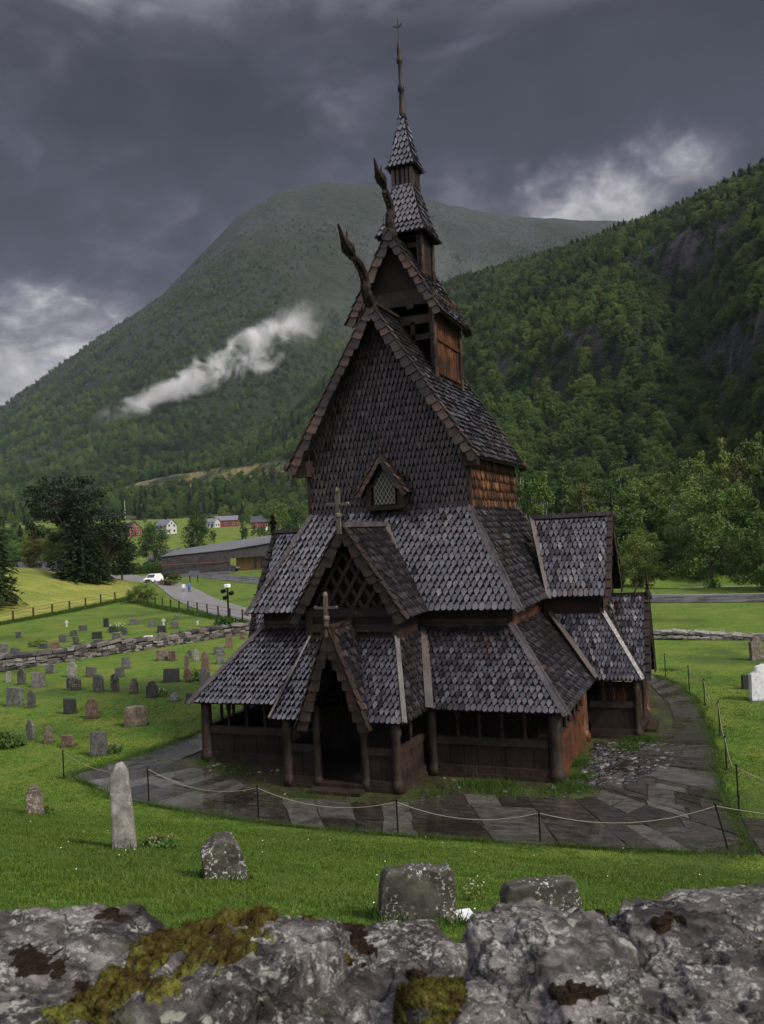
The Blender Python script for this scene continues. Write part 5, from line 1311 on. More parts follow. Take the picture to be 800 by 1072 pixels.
# ============================================================ TREES
def leafcloud(cen,rad,n,s0,s1,flat=1.,rs=None,up=.0):
    """n leaf quads spread through lumps"""
    r=rs or rng
    k=r.integers(0,len(cen),n);v=r.normal(size=(n,3));v/=np.linalg.norm(v,axis=1)[:,None]
    q=r.random(n)**(1/2.2);P=cen[k]+v*(q*rad[k])[:,None]*np.array([1,1,flat])
    a=r.normal(size=(n,3))*.8;nn=v*.9+a;nn[:,2]+=up;nn/=np.linalg.norm(nn,axis=1)[:,None]
    t=np.cross(nn,r.normal(size=(n,3)));t/=np.linalg.norm(t,axis=1)[:,None];b=np.cross(nn,t);s=r.uniform(s0,s1,n)[:,None]
    V=np.stack([P-t*s,P-b*s*.6,P+t*s,P+b*s*.6],1).reshape(-1,3)
    return V
def make_template(kind,seed):
    r=np.random.default_rng(seed);mb=MB();rr=random.Random(seed)
    if kind in('broad','birch','bush'):
        H=10.;rx,rz,cz=(3.3,4.7,5.1) if kind=='broad' else ((2.2,4.7,5.2) if kind=='birch' else (5.4,4.6,4.0))
        nl={'broad':46,'birch':36,'bush':60}[kind];c=[]
        while len(c)<nl:
            p=r.uniform(-1,1,3)
            if .35<np.linalg.norm(p)<1:c.append(p)
        c=np.array(c)*np.array([rx*.82,rx*.82,rz*.84]);c[:,:2]*=(1+.25*r.normal(size=(nl,1))*.4);
        taper=np.clip(1-.35*(c[:,2]/rz),.5,1.2);c[:,:2]*=taper[:,None];c[:,2]+=cz
        rad=r.uniform(.7,1.35,nl)*(1.0 if kind!='birch' else .75)
        lo,hi={'broad':(1.5,9.1),'birch':(1.7,9.3),'bush':(.35,8.9)}[kind];c[:,2]=lo+(c[:,2]-c[:,2].min())/(c[:,2].max()-c[:,2].min())*(hi-lo)
        V=leafcloud(c,rad*(1.15 if kind=='bush' else 1),{'broad':6400,'birch':4800,'bush':14000}[kind],.09,.20,.8,r,.3)
        trunk=[(0,0,-.4),(.05,.02,1.2),(.12*rr.uniform(-1,1),.1,3.5),(.2*rr.uniform(-1,1),.15,5.4),(0,.1,7.0)]
        mb.tube(trunk,[.26,.20,.15,.10,.03],8)
        for i in range(0,nl,2):
            z0=rr.uniform(1.6,6);mb.tube([(0.05,.05,z0),tuple(c[i]*.55+np.array([0,0,z0*.45])),tuple(c[i])],[.07,.045,.015],5)
        return V,mb
    if kind=='pine':
        c=[];rad=[]
        for _ in range(70):
            t=r.uniform(0,6.28);q=4.3*r.random()**.6;z=9.2-.07*q*q+r.uniform(-3.2,.4);c.append((q*math.cos(t),q*math.sin(t),z));rad.append(r.uniform(.6,1.15))
        for _ in range(22):
            t=r.uniform(0,6.28);q=r.uniform(1.0,3.6);c.append((q*math.cos(t),q*math.sin(t),r.uniform(3.4,6.2)));rad.append(r.uniform(.5,.9))
        c=np.array(c);rad=np.array(rad);V=leafcloud(c,rad,13000,.08,.18,.6,r,.2)
        mb.tube([(0,0,-.4),(.1,0,2),(-.1,.1,4.5),(.1,0,7),(0,0,9.2)],[.33,.27,.22,.15,.05],8)
        for i in range(len(c)):
            if i%2==0:z0=max(3.8,c[i][2]-rr.uniform(1.2,2.4));mb.tube([(0,0,z0),tuple(c[i]*np.array([.55,.55,0])+np.array([0,0,z0*.5+c[i][2]*.5+.15])),tuple(c[i])],[.09,.06,.02],5)
        return V,mb
    if kind=='spruce':
        Vs=[];n=0
        mb.tube([(0,0,-.4),(0,0,5),(0,0,10)],[.2,.12,.02],7)
        for z in np.arange(.7,9.8,.30):
            R0=2.35*(1-z/10.1)**.85+.12;k=int(7+R0*3)
            for j in range(k):
                t=2*math.pi*(j+r.random())/k;R=R0*r.uniform(.7,1.1);m=int(10+R*14)
                s=r.random(m)**.8;px=s*R*np.cos(t);py=s*R*np.sin(t);pz=z-.35*s*R*s+.1*s;w=(.10+.22*(1-s))*R*.45
                P=np.stack([px+r.normal(size=m)*w*.6,py+r.normal(size=m)*w*.6,pz+r.normal(size=m)*.06],-1)
                nn=r.normal(size=(m,3))*.5+np.array([0,0,1.]);nn/=np.linalg.norm(nn,axis=1)[:,None]
                a=np.array([math.cos(t),math.sin(t),-.35]);a=a+r.normal(size=(m,3))*.35;b=np.cross(nn,a);b/=np.linalg.norm(b,axis=1)[:,None]
                sz=r.uniform(.10,.22,m)[:,None];Vs.append(np.stack([P-a*sz,P-b*sz*.4,P+a*sz,P+b*sz*.4],1).reshape(-1,3))
        return np.concatenate(Vs),mb
TPL={}
def tree(kind,variant,P,h,wide,label,cat='tree',group=None,leaf=None,name=None,rz=None):
    key=(kind,variant)
    if key not in TPL:
        V,mb=make_template(kind,hash_(kind)+variant*13)
        names={'broad':'broadleaf_tree','birch':'birch_tree','bush':'round_bush','pine':'pine_tree','spruce':'spruce_tree'}
        me=np_mesh('crown',V,np.arange(len(V)).reshape(-1,4),None);tr=mb.build('trunk',M['bark_pale'] if kind=='birch' else M['bark'],None)
        TPL[key]=(me.data,tr.data,names[kind]);bpy.data.objects.remove(me);bpy.data.objects.remove(tr)
    cm,tm,nm=TPL[key]
    root=empty(name or nm,P,random.uniform(0,6.28) if rz is None else rz,label,cat,group);root.scale=(h/10*wide,h/10*wide,h/10)
    mt=leaf or ('needle' if kind in('pine','spruce') else 'leaf')
    k2=(kind,variant,mt)
    if k2 not in TPL:
        c2=cm.copy();c2.materials.clear();c2.materials.append(M[mt]);TPL[k2]=c2
    c=bpy.data.objects.new('crown',TPL[k2]);COL.objects.link(c);c.parent=root
    t=bpy.data.objects.new('trunk',tm);COL.objects.link(t);t.parent=root
    root['_c']=c.name
    return c
def hash_(s):return sum(ord(c)*(i+3) for i,c in enumerate(s))
def tr(kind,v,u,D,ytop,wpx,label,**k):
    P=at(u,D);h=((ae(u,ytop)[1])*D+C0[2])-P.z
    base={'broad':6.6,'birch':4.6,'bush':10.5,'pine':8.6,'spruce':4.9}[kind]
    w=(wpx/CF*D)/(base*h/10)
    return tree(kind,v,P,h,w,label,**k)
tr('spruce',0,-12,118,505,66,'dark spruce cut by the left edge of the view')
tr('pine',0,72,150,494,84,'large spreading pine with flat dark crown, tallest tree on the left')
tr('spruce',1,82,140,530,62,'dark conifer standing in front of the big pine trunk')
tr('broad',2,112,146,530,62,'dark dense tree at the right side of the left tree clump',leaf='needle')
tr('spruce',0,101,139,556,34,'small dark conifer low in front of the left tree clump')
tr('broad',1,126,150,552,34,'dark leafy tree at the end of the left tree clump by the railing',leaf='needle')
tr('broad',0,60,160,548,40,'leafy tree tangled behind the foot of the big pine')
tr('broad',1,34,165,552,26,'yellowing small tree beside the dark cabin',leaf='leaf_y')
tr('broad',2,161,262,547,38,'round dark leafy tree left of the visitor centre behind the car park')
tr('broad',0,207,300,532,32,'taller leafy tree behind the visitor centre roof')
tr('broad',1,312,205,527,30,'pale green tree peeping out left of the church eaves')
tr('broad',2,290,330,520,34,'dark leafy tree behind the red barns')
tr('bush',0,146,118,611,34,'rust-green bush on the fence line of the meadow',cat='bush')
tr('bush',1,172,150,606,24,'low weedy bush on the verge beside the white car',cat='bush',leaf='leaf_y')
tr('bush',0,176,182,598,26,'rusty low shrubs on the traffic island near the visitor centre',cat='bush',leaf='leaf_y')
tr('bush',1,667,107,549,57,'round green bush standing alone just right of the church porch ridge',cat='bush')
tr('bush',0,742,103,512,92,'big dense green tree by the river at the right',name='broadleaf_tree')
tr('bush',1,803,96,530,84,'bushy green tree cut by the right edge beside the river',name='broadleaf_tree')
tr('bush',0,704,122,566,44,'dark low bush on the far river bank',cat='bush')
tr('bush',1,790,118,592,34,'dark scrub at the river bank at the right edge',cat='bush')
edge=[(548,150,474,'birch'),(570,146,492,'birch'),(592,150,486,'birch'),(612,140,503,'birch'),(634,145,498,'broad'),(652,150,480,'birch'),(668,146,500,'broad'),(690,150,505,'broad'),(706,140,492,'birch'),(722,148,480,'broad'),(735,150,470,'birch'),(760,152,455,'birch'),(778,146,468,'broad'),(796,140,450,'birch'),(815,140,470,'broad')]
lb=['pale birch showing above the right nave eave','slender birch just right of the nave side wall','birch above the middle of the side porch ridge','yellow-green birch left of the side porch finial','bushy tree directly behind the side porch finial','tall pale birch above the round bush','dark rounded tree behind the round bush','dark tree between the round bush and the big river tree','thin birch left of the big river tree','leafy tree behind the left flank of the big river tree','birch rising behind the big river tree','tallest birch of the row above the big river tree','broad tree right of the tallest birch of the row','birch at the right edge above the cut-off tree','leafy tree leaving the frame at the right behind the riverside trees']
for i,((u,D,yt,k),l) in enumerate(zip(edge,lb)):
    tr(k,i%3,u,D,yt,30 if k=='birch' else 40,l,group='trees along the foot of the right slope',leaf='leaf_y' if i in(3,12) else None)
# ---- forest on the slopes: scattered by geometry nodes from four of the trees that stand in the scene
def src(kind,v,mt):
    for o in bpy.data.objects:
        if o.name.startswith('crown') and o.data==TPL.get((kind,v,mt)):return o
def forest(name,X,Y,sc,sources,label_dz=0.):
    Z=terrain(X,Y)+label_dz;n=len(X);me=bpy.data.meshes.new(name);me.vertices.add(n);me.vertices.foreach_set('co',np.stack([X,Y,Z],-1).astype(np.float32).ravel())
    for nm,tp,v in(('sc','FLOAT',sc),('rz','FLOAT',rng.uniform(0,6.28,n)),('vi','INT',rng.integers(0,len(sources),n))):
        a=me.attributes.new(nm,tp,'POINT');a.data.foreach_set('value',v.astype(np.float32 if tp=='FLOAT' else np.int32))
    o=bpy.data.objects.new(name,me);COL.objects.link(o);o['kind']='stuff'
    ng=bpy.data.node_groups.new(name,'GeometryNodeTree');ng.interface.new_socket('Geometry',in_out='INPUT',socket_type='NodeSocketGeometry');ng.interface.new_socket('Geometry',in_out='OUTPUT',socket_type='NodeSocketGeometry')
    N=ng.nodes;L=ng.links;gi=N.new('NodeGroupInput');go=N.new('NodeGroupOutput');ip=N.new('GeometryNodeInstanceOnPoints');jn=N.new('GeometryNodeJoinGeometry')
    for s in sources:
        oi=N.new('GeometryNodeObjectInfo');oi.inputs['Object'].default_value=s;oi.inputs['As Instance'].default_value=True;oi.transform_space='ORIGINAL';L.new(oi.outputs['Geometry'],jn.inputs[0])
    def na_(nm,tp):
        a=N.new('GeometryNodeInputNamedAttribute');a.data_type=tp;a.inputs['Name'].default_value=nm;return a.outputs['Attribute']
    L.new(gi.outputs[0],ip.inputs['Points']);L.new(jn.outputs[0],ip.inputs['Instance']);ip.inputs['Pick Instance'].default_value=True
    L.new(na_('vi','INT'),ip.inputs['Instance Index']);cx=N.new('ShaderNodeCombineXYZ');L.new(na_('rz','FLOAT'),cx.inputs[2]);L.new(cx.outputs[0],ip.inputs['Rotation'])
    sv=N.new('ShaderNodeCombineXYZ');s_=na_('sc','FLOAT')
    for k in range(3):L.new(s_,sv.inputs[k])
    L.new(sv.outputs[0],ip.inputs['Scale']);L.new(ip.outputs[0],go.inputs[0])
    md=o.modifiers.new('scatter','NODES');md.node_group=ng;return o
def scatter(n,u0,u1,s0,s1,pw=2.):
    a=rng.uniform(au(u0),au(u1),n);s=(s0**pw+(s1**pw-s0**pw)*rng.random(n))**(1/pw)
    return a,s,C0[0]+s*(FH[0]*np.cos(a)+RH[0]*np.sin(a)),C0[1]+s*(FH[1]*np.cos(a)+RH[1]*np.sin(a))
def rockmask(a,x,y,s):
    z=terrain(x,y);r=np.zeros_like(x)
    for u,yy,dd,hw,hgt in CLIFF:
        zc=C0[2]+ae(u,yy)[1]*dd;r=np.maximum(r,np.exp(-((a-au(u))/(hw*1.0))**2)*np.exp(-((z-zc)/(hgt*.55))**2)*(.55+.9*fbm(x/14,y/14,80)))
    return r
a,s,X,Y=scatter(15500,410,1150,100,1150,1.7)
F=np.interp(a,AB,FB);D=np.interp(a,AB,DB)
zz=fbm(X/70,Y/70,101)
k=(s>F-2)&(s<D+6)&(rockmask(a,X,Y,s)<.62)&(rng.random(len(a))<np.clip(1.25+1.2*zz,0,1))
a,s,X,Y=a[k],s[k],X[k],Y[k];D=D[k]
con=(rng.random(len(a))<np.clip(.0+.75*sstep(.80,1,s/D)+.16*sstep(.35,.55,s/D)*sstep(.1,.45,fbm(X/110,Y/110,103)),0,1))
leafs=[src('broad',0,'leaf'),src('broad',1,'leaf'),src('birch',0,'leaf'),src('birch',1,'leaf'),src('broad',2,'leaf')];leafs=[x for x in leafs if x]
cons=[x for x in(src('spruce',0,'needle'),src('spruce',1,'needle')) if x]
ys=[x for x in(src('broad',1,'leaf_y'),src('broad',2,'leaf_y'),src('birch',0,'leaf_y')) if x]
scl=lambda n,lo,hi:rng.uniform(lo,hi,n)**1
yl=(rng.random(len(a))<.035)&~con
f1=forest('broadleaf_forest',X[~con&~yl],Y[~con&~yl],scl((~con&~yl).sum(),.55,1.15),leafs,-.6)
f2=forest('conifer_forest',X[con],Y[con],scl(con.sum(),.7,1.35),cons,-.6)
forest('yellowing_forest_trees',X[yl],Y[yl],scl(yl.sum(),.5,.9),ys,-.6)
# left terraces and lower great mountain
a,s,X,Y=scatter(12000,-250,440,290,1300,2.)
F=np.interp(a,AB,FB);D=np.interp(a,AB,DB);Z=terrain(X,Y)
lg=sstep(au(330),au(285),a)*sstep(.48,.62,.5+.5*np.sin(Z/9+3*fbm(X/120,Y/120,71)))*sstep(-.5,-.15,fbm(X/70,Y/70,72))
k=(s>np.where(a<au(112),300+60*fbm(X/50,Y/50,141),F-50))&(s<D+4)&(lg<.3+.7*(rng.random(len(s))<.2));X,Y=X[k],Y[k]
c=rng.random(len(X))<.10
forest('terrace_woodland',X[~c],Y[~c],rng.uniform(.6,1.2,(~c).sum()),leafs,-.6)
forest('terrace_conifers',X[c],Y[c],rng.uniform(.7,1.4,c.sum()),cons,-.6)
a,s,X,Y=scatter(52000,-300,760,950,3100,1.6)
Z=terrain(X,Y);D=np.interp(a,AB,DB)
lim=.80+.35*fbm(X/260,Y/260,111)
k=(s>D+10)&(Z/1000<lim)&(rng.random(len(X))<np.clip(1.25-Z/760+.9*fbm(X/150,Y/150,112),.04,1))
X,Y=X[k],Y[k]
forest('mountain_woodland',X,Y,rng.uniform(.6,1.5,len(X))*np.clip(1.15-Z[k]/1600,.5,1.1),leafs[:2],-1.5)
# scrub at the field behind the visitor centre and hedges
a,s,X,Y=scatter(420,60,330,255,600,1.5);Z=fbm(X/40,Y/40,131);k=(Z>.12)&(s>330);X,Y=X[k],Y[k];forest('field_scrub',X,Y,rng.uniform(.3,.75,len(X)),leafs,-.5)
hx=[];hy=[]
for t in np.linspace(0,1,34):
    P=at(118+62*t,250+rng.uniform(-3,3));hx.append(P.x);hy.append(P.y)
forest('car_park_hedge',np.array(hx),np.array(hy),rng.uniform(.28,.42,34),leafs,-.6)
# ============================================================ BUILDINGS
def frame(u,D,yaw=0):
    """matrix at ground, x to the right as seen from the churchyard, y away"""
    P=at(u,D);return P,CYAW+yaw-au(u)*1.0
def house(name,u,D,w,d,h,rh,wall,roof,yaw,label,win=(2,1),cat='house'):
    P,rz=frame(u,D,yaw);P.z=min(P.z,hz(P.x,P.y))-.3;root=empty(name,P,rz,label,cat)
    mb=MB();mb.box(-w/2,w/2,-d/2,d/2,0,h)
    for s in(-1,1):mb.prism([(-d/2,h),(d/2,h),(0,h+rh)],(s*w/2-(.15 if s>0 else 0),0,0),(0,1,0),(0,0,1),(1,0,0),.15)
    mb.build('wall',M[wall],root)
    mb=MB()
    for s in(-1,1):
        a=Vector((-w/2-.4,s*(d/2+.4),h-.28));b=Vector((w/2+.4,s*(d/2+.4),h-.28));c=Vector((w/2+.4,0,h+rh+.12));e=Vector((-w/2-.4,0,h+rh+.12));up=Vector((0,0,.18))
        mb.add([a,b,c,e,a+up,b+up,c+up,e+up],[(3,2,1,0),(4,5,6,7),(0,1,5,4),(1,2,6,5),(2,3,7,6),(3,0,4,7)])
    rf_=mb.build('roof',M[roof],root)
    mb=MB();mb.box(w*.12,w*.12+.7,-.35,.35,h+rh-.4,h+rh+.9);mb.build('chimney',M['st_brown'],rf_)
    def win_(x,y,z,ww,hh,ax):
        mb=MB();
        if ax=='y':mb.box(x-ww/2-.12,x+ww/2+.12,y-.06,y+.02,z-.12,z+hh+.12)
        else:mb.box(x-.02,x+.06,y-ww/2-.12,y+ww/2+.12,z-.12,z+hh+.12)
        f=mb.build('window',M['white'],root);mb=MB()
        if ax=='y':mb.box(x-ww/2,x+ww/2,y-.10,y-.05,z,z+hh)
        else:mb.box(x+.05,x+.10,y-ww/2,y+ww/2,z,z+hh)
        mb.build('pane',M['glass'],f)
    for fl in range(win[1]):
        for i in range(win[0]):win_(-w/2+w*(i+.5)/win[0],-d/2,1.1+fl*2.7,1.0,1.2,'y')
        for j in(-.25,.25):win_(w/2,d*j,1.1+fl*2.7,1.0,1.2,'x')
    if rh>2:win_(w/2,0,h+rh*.2,.8,.9,'x')
    mb=MB();mb.box(w*.05,w*.05+1.,-d/2-.08,-d/2+.02,.2,2.3);mb.build('door',M['darkroof'],root)
    return root
house('farmhouse',174,460,9.5,6.5,4.6,3.0,'white','slate',-.9,'white two-storey house with grey roof, left of the visitor centre tree',(3,2))
house('red_house',139,455,7,6.5,4.4,3.0,'redpaint','darkroof',.15-1.4,'red house with white gable windows behind the dark trees at left',(2,2))
house('outbuilding',181,330,16,9,1.6,3.4,'clad','darkroof',-.5,'low building whose dark roof shows just left of the visitor centre',(2,1),'building')
house('red_barn',238,500,13,7,3.9,2.2,'redpaint','slate',-.15,'red barn with grey roof on the field behind the visitor centre',(3,1),'barn')
house('white_annex',224,495,5.5,5.5,3.6,1.7,'white','slate',-.6,'small white building joined to the left of the red barn',(2,1),'building')
house('red_barn',275,470,11,8,3.6,3.0,'redpaint','darkroof',-.1,'smaller red barn half hidden by the church roof cross',(2,1),'barn')
house('log_cabin',44,172,8,6,2.3,1.4,'clad','darkroof',.1,'dark wooden cabin under the trees on the left knoll',(2,1),'cabin')
# visitor centre
P,rz=frame(240,228,0);vc=empty('visitor_centre',P,rz,'long low modern visitor centre with dark timber cladding and pale sloping roof','building')
mb=MB();mb.add([(-17.5,0,-.3),(0,-1.0,-.3),(0,14,-.3),(-15,14,-.3),(-17.5,0,4.7),(0,-1,5.6),(0,14,6.9),(-15,14,6.0)],[(0,1,5,4),(1,2,6,5),(2,3,7,6),(3,0,4,7),(4,5,6,7)])
w_=mb.build('left_wall',M['clad'],vc)
mb=MB()
mb.add([(0,-1.02,3.4),(24,-5,3.9),(24,-4.6,8.4),(0,-.9,5.6),(0,3,3.4),(24,3,3.9),(24,3,8.4),(0,3,5.6)],[(0,1,2,3),(4,7,6,5),(0,4,5,1),(3,2,6,7),(1,5,6,2)])
mb.build('right_fascia',M['clad'],vc)
mb=MB();mb.box(1.5,9.2,2.0,2.4,-.3,3.9);f=mb.build('entrance_wall',M['pine'],vc)
for x in(6.2,7.9):
    mb=MB();mb.box(x,x+.6,1.9,2.0,.3,3.2);mb.build('window',M['glass'],f)
mb=MB();mb.box(9.3,24,2.2,2.5,-.3,3.9);mb.build('glazed_front',M['glass'],vc)
for x in np.arange(9.3,24,1.6):
    mb=MB();mb.box(x,x+.12,2.1,2.2,-.3,3.9);mb.build('mullion',M['darkroof'],vc)
mb=MB();mb.add([(-17.9,-.4,4.8),(0,-1.3,5.72),(24.3,-5.2,8.55),(24.3,16,9.6),(10,18,8.9),(-15,15,6.2)],[(0,1,2,3,4,5)]);
mb.add([(-17.9,-.4,4.7),(0,-1.3,5.6),(24.3,-5.2,8.4),(24.3,16,9.45),(10,18,8.75),(-15,15,6.05)],[(5,4,3,2,1,0)])
mb.build('roof',plain('pale_zinc_roof',(.13,.135,.145),.3,0,.15,.6,.1),vc)
mb=MB()
for k in range(60):
    x=-17.3+17.2*k/60;mb.box(x,x+.12,-.06-1.0*(x+17.5)/17.5,-.0-1.0*(x+17.5)/17.5,-.2,4.6+.9*(x+17.5)/17.5)
mb.build('cladding_battens',M['clad'],w_)
mb=MB();mb.box(-17.5,-.2,-1.3,-1.2,2.6,2.72);mb.build('fascia_line',M['redpaint'],w_)
# footbridge / railing near the car park
rl=empty('car_park_railing',(0,0,0),0,'grey metal railing at the edge of the car park beside the left trees','railing')
a=gnd(112,601,0);b=gnd(137,600,0)
mb=MB()
for k in(.5,1.0,1.5):mb.beam(a+Vector((0,0,k)),b+Vector((0,0,k)),.08,.08)
mb.build_each('rail',M['st_grey'],rl)
for t in np.linspace(0,1,12):
    p=a.lerp(b,t);mb=MB();mb.box(p.x-.05,p.x+.05,p.y-.05,p.y+.05,0,1.6);mb.build('post',M['st_grey'],rl)
# utility pole on terrace
P=at(132,640);mb=MB();mb.tube([P,P+Vector((0,0,13))],[.3,.22],6);o=mb.build('power_pole',M['bark_pale']);tag(o,'thin pale power pole on the grassy hillside terraces','pole')
# ============================================================ VEHICLES
def wheel(parent,x,y,r,w):
    mb=MB();mb.tube([(x-w/2,y,r),(x+w/2,y,r)],r,18);t=mb.build('wheel',M['rubber'],parent)
    mb=MB();s=1 if x>0 else -1;mb.tube([(x+s*(w/2-.02),y,r),(x+s*(w/2+.02),y,r)],r*.58,12);mb.build('rim',M['slate'],t)
def car(P,rz,paint,label,suv=True,sc=1.):
    root=empty('parked_car' if not suv else 'car',P,rz,label,'car');root.scale=(sc,)*3
    # length along y, front at -y
    H=1.75 if suv else 1.45
    side=[(-2.25,.35),(-2.28,.75),(-2.15,.98),(-1.2,1.08),(-.55,H-.06),(-.2,H),(1.5,H-.02),(2.0,H-.25),(2.2,1.05),(2.25,.4)]
    mb=MB();n=len(side);rows=[]
    for sx,ins in((-1,.10),(-1,0),(1,0),(1,.10)):
        pass
    V=[];W=.92
    for y,z in side:
        k=(W-.16) if z>1.15 else W
        V.append([(-k,y,z),(k,y,z)])
    vs=[p for r_ in V for p in r_];fs=[(2*i,2*i+1,2*((i+1)%n)+1,2*((i+1)%n)) for i in range(n)]+[tuple(2*i for i in range(n))[::-1],tuple(2*i+1 for i in range(n))]
    mb.add(vs,fs);mb.build('body',M[paint],root,bevel=.05,fix=True)
    mb=MB();mb.add([(-.74,-1.20,1.10),(.74,-1.20,1.10),(.68,-.58,H-.12),(-.68,-.58,H-.12)],[(0,1,2,3)]);mb.v=[(x,y-.04,z+.03) for x,y,z in mb.v];mb.build('windscreen',M['glass'],root)
    for s in(-1,1):
        mb=MB();mb.add([(s*.80,-.95,1.14),(s*.80,1.75,1.14),(s*.765,1.45,H-.14),(s*.765,-.45,H-.14)],[(0,1,2,3)]);mb.v=[(x+s*.0,y,z) for x,y,z in mb.v];mb.build('side_window',M['glass'],root)
        mb=MB();mb.box(s*.70-.18,s*.70+.18,-2.30,-2.2,.72,.90);mb.build('headlight',M['lampglass'],root)
        mb=MB();mb.box(s*.78-.1,s*.78+.1,2.2,2.29,.8,1.1);mb.build('tail_light',M['redlamp'],root)
        mb=MB();mb.box(s*1.0-.1,s*1.0+.1,-.95,-.8,1.08,1.25);mb.build('mirror',M[paint],root)
        for y in(-1.4,1.4):wheel(root,s*.82,y,.36,.24)
    mb=MB();mb.box(-.5,.5,-2.31,-2.25,.55,.85);mb.build('grille',M['rubber'],root)
    mb=MB();mb.box(-.9,.9,-2.34,-2.2,.33,.5);mb.build('bumper',M['rubber'],root)
    return root
P=gnd(161,613,0);P.z=hz(P.x,P.y)+.08;car(P,CYAW-au(161)*1-.45,'carpaint','white off-road car driving towards the church on the gravel road',True,1.05)
P=gnd(241,598,0);P.z+=.12;car(P,CYAW+1.35,'darkroof','black car parked in front of the visitor centre',False,1.)
P=at(286,440);car(P,CYAW+1.5,'carpaint','white van-like vehicle on the field track beside the small red barn',True,1.5)
# ============================================================ STREET FURNITURE
P=gnd(240,657,0);lp=empty('lamp_post',P,0,'black lamp post with white lamp head and floodlights behind the stone wall','lamp post')
Hl=(657-616)/CF*dist(P)
mb=MB();mb.tube([(0,0,-.1),(0,0,Hl)],[.11,.08],10);mb.build('pole',M['iron'],lp)
mb=MB();mb.box(-.22,.22,-.22,.22,Hl,Hl+.32);mb.build('lamp_head',M['lampglass'],lp,bevel=.04)
for dx,dz in((-.42,-.35),(.42,-.55),(-.25,-.95)):
    mb=MB();mb.beam((dx-.02,-.2,Hl+dz),(dx+.03,.12,Hl+dz+.1),.34,.30);mb.beam((0,0,Hl+dz),(dx,0,Hl+dz),.05,.05);mb.build('floodlight',M['iron'],lp,bevel=.02)
P=gnd(176,618.5,0);P.z+=.0;mb=MB();mb.lathe((0,0,0),[(.42,0),(.5,.05),(.52,1.35),(.55,1.4),(.50,1.6),(.2,1.68)],12);o=mb.build('litter_bin',M['iron']);o.location=P;tag(o,'black litter bin on the grass beside the gravel road','bin')
P=gnd(203,610,0);sg=empty('information_board',P,CYAW-.2,'dark slanted information board behind the two walkers','information board')
mb=MB();mb.box(-.9,-.75,0,.12,0,1.7);mb.box(.75,.9,0,.12,0,1.7);mb.build_each('leg',M['iron'],sg);mb=MB();mb.beam((0,-.5,1.4),(0,.6,2.3),2.2,.08);mb.build('panel',M['darkroof'],sg)
P=gnd(206,610,0)
P=gnd(681,697,0);sg=empty('small_sign',P,.2,'small white notice sign at the foot of the lawn beside the side porch','sign')
Hs=.42;mb=MB();mb.beam((0,-.04,.32),(0,.10,.68),.46,.03);mb.build('sign_panel',M['st_white'],sg)
mb=MB();mb.box(-.2,-.17,0,.03,0,.45);mb.box(.17,.2,0,.03,0,.45);mb.build_each('leg',M['iron'],sg)
P=gnd(227,596.5,0);mb=MB();mb.box(-.1,.1,-.1,.1,0,3);mb.prism([(-1.,2.2),(1.,2.2),(1.2,3.6),(-.8,4.0)],(0,-.1,0),(1,0,0),(0,0,1),(0,1,0),.15);o=mb.build('blue_sign',M['blue']);o.location=P+Vector((0,0,.1));o.rotation_euler=(0,0,CYAW);tag(o,'blue banner sign in front of the visitor centre wall','sign')
# ============================================================ PEOPLE
def person(P,rz,top,legs,hair,label,stride=.25,h=1.75):
    s=h/1.75;me=bpy.data.meshes.new('person')
    J={'pel':(0,0,.95,.14),'waist':(0,0,1.12,.13),'chest':(0,.01,1.33,.16),'neck':(0,0,1.50,.06),'head0':(0,-.01,1.58,.085),'head1':(0,-.01,1.68,.095),'crown':(0,0,1.74,.06),
       'sl':(.19,0,1.43,.065),'el':(.25,.05,1.16,.047),'wl':(.26,-.06,.93,.033),'hl':(.26,-.10,.84,.035),'sr':(-.19,0,1.43,.065),'er':(-.25,.0,1.16,.047),'wr':(-.26,-.10,.94,.033),'hr':(-.26,-.14,.85,.035),
       'hpl':(.10,0,.90,.10),'kl':(.10,-stride*.35,.50,.07),'al':(.10,-stride*.4,.09,.045),'tl':(.10,-stride*.4-.17,.04,.035),'hpr':(-.10,0,.90,.10),'kr':(-.10,stride*.1,.49,.07),'ar':(-.10,stride*.9,.11,.045),'tr':(-.10,stride*.9-.16,.04,.035)}
    E=[('pel','waist'),('waist','chest'),('chest','neck'),('neck','head0'),('head0','head1'),('head1','crown'),('chest','sl'),('sl','el'),('el','wl'),('wl','hl'),('chest','sr'),('sr','er'),('er','wr'),('wr','hr'),('pel','hpl'),('hpl','kl'),('kl','al'),('al','tl'),('pel','hpr'),('hpr','kr'),('kr','ar'),('ar','tr')]
    K=list(J);me.from_pydata([tuple(c*s for c in J[k][:3]) for k in K],[(K.index(a),K.index(b)) for a,b in E],[])
    o=bpy.data.objects.new('person',me);COL.objects.link(o);o.location=P;o.rotation_euler=(0,0,rz)
    m=o.modifiers.new('Skin','SKIN');m.use_smooth_shade=True
    for i,k in enumerate(K):me.skin_vertices[0].data[i].radius=(J[k][3]*s,)*2
    me.skin_vertices[0].data[0].use_root=True
    o.modifiers.new('Sub','SUBSURF').levels=1;o.modifiers['Sub'].render_levels=2
    def fn(t,b,out):
        z=t.n('ShaderNodeSeparateXYZ',Vector=t.tex()).outputs[2];c=t.mix(t.math('GREATER_THAN',z,.93*s),legs,top);c=t.mix(t.math('GREATER_THAN',z,1.51*s),c,(.45,.27,.2));c=t.mix(t.math('LESS_THAN',z,.1*s),c,(.02,.02,.02))
        t.put(b.inputs['Base Color'],c);b.inputs['Roughness'].default_value=.8
    me.materials.append(mat('walker_clothing',fn))
    mb=MB();mb.sph((0,.02*s,1.70*s),.108*s,10,7,(1,1.05,.9));mb.build('hair',plain('hair_',hair,.7),o,smooth=True)
    return tag(o,label,'person')
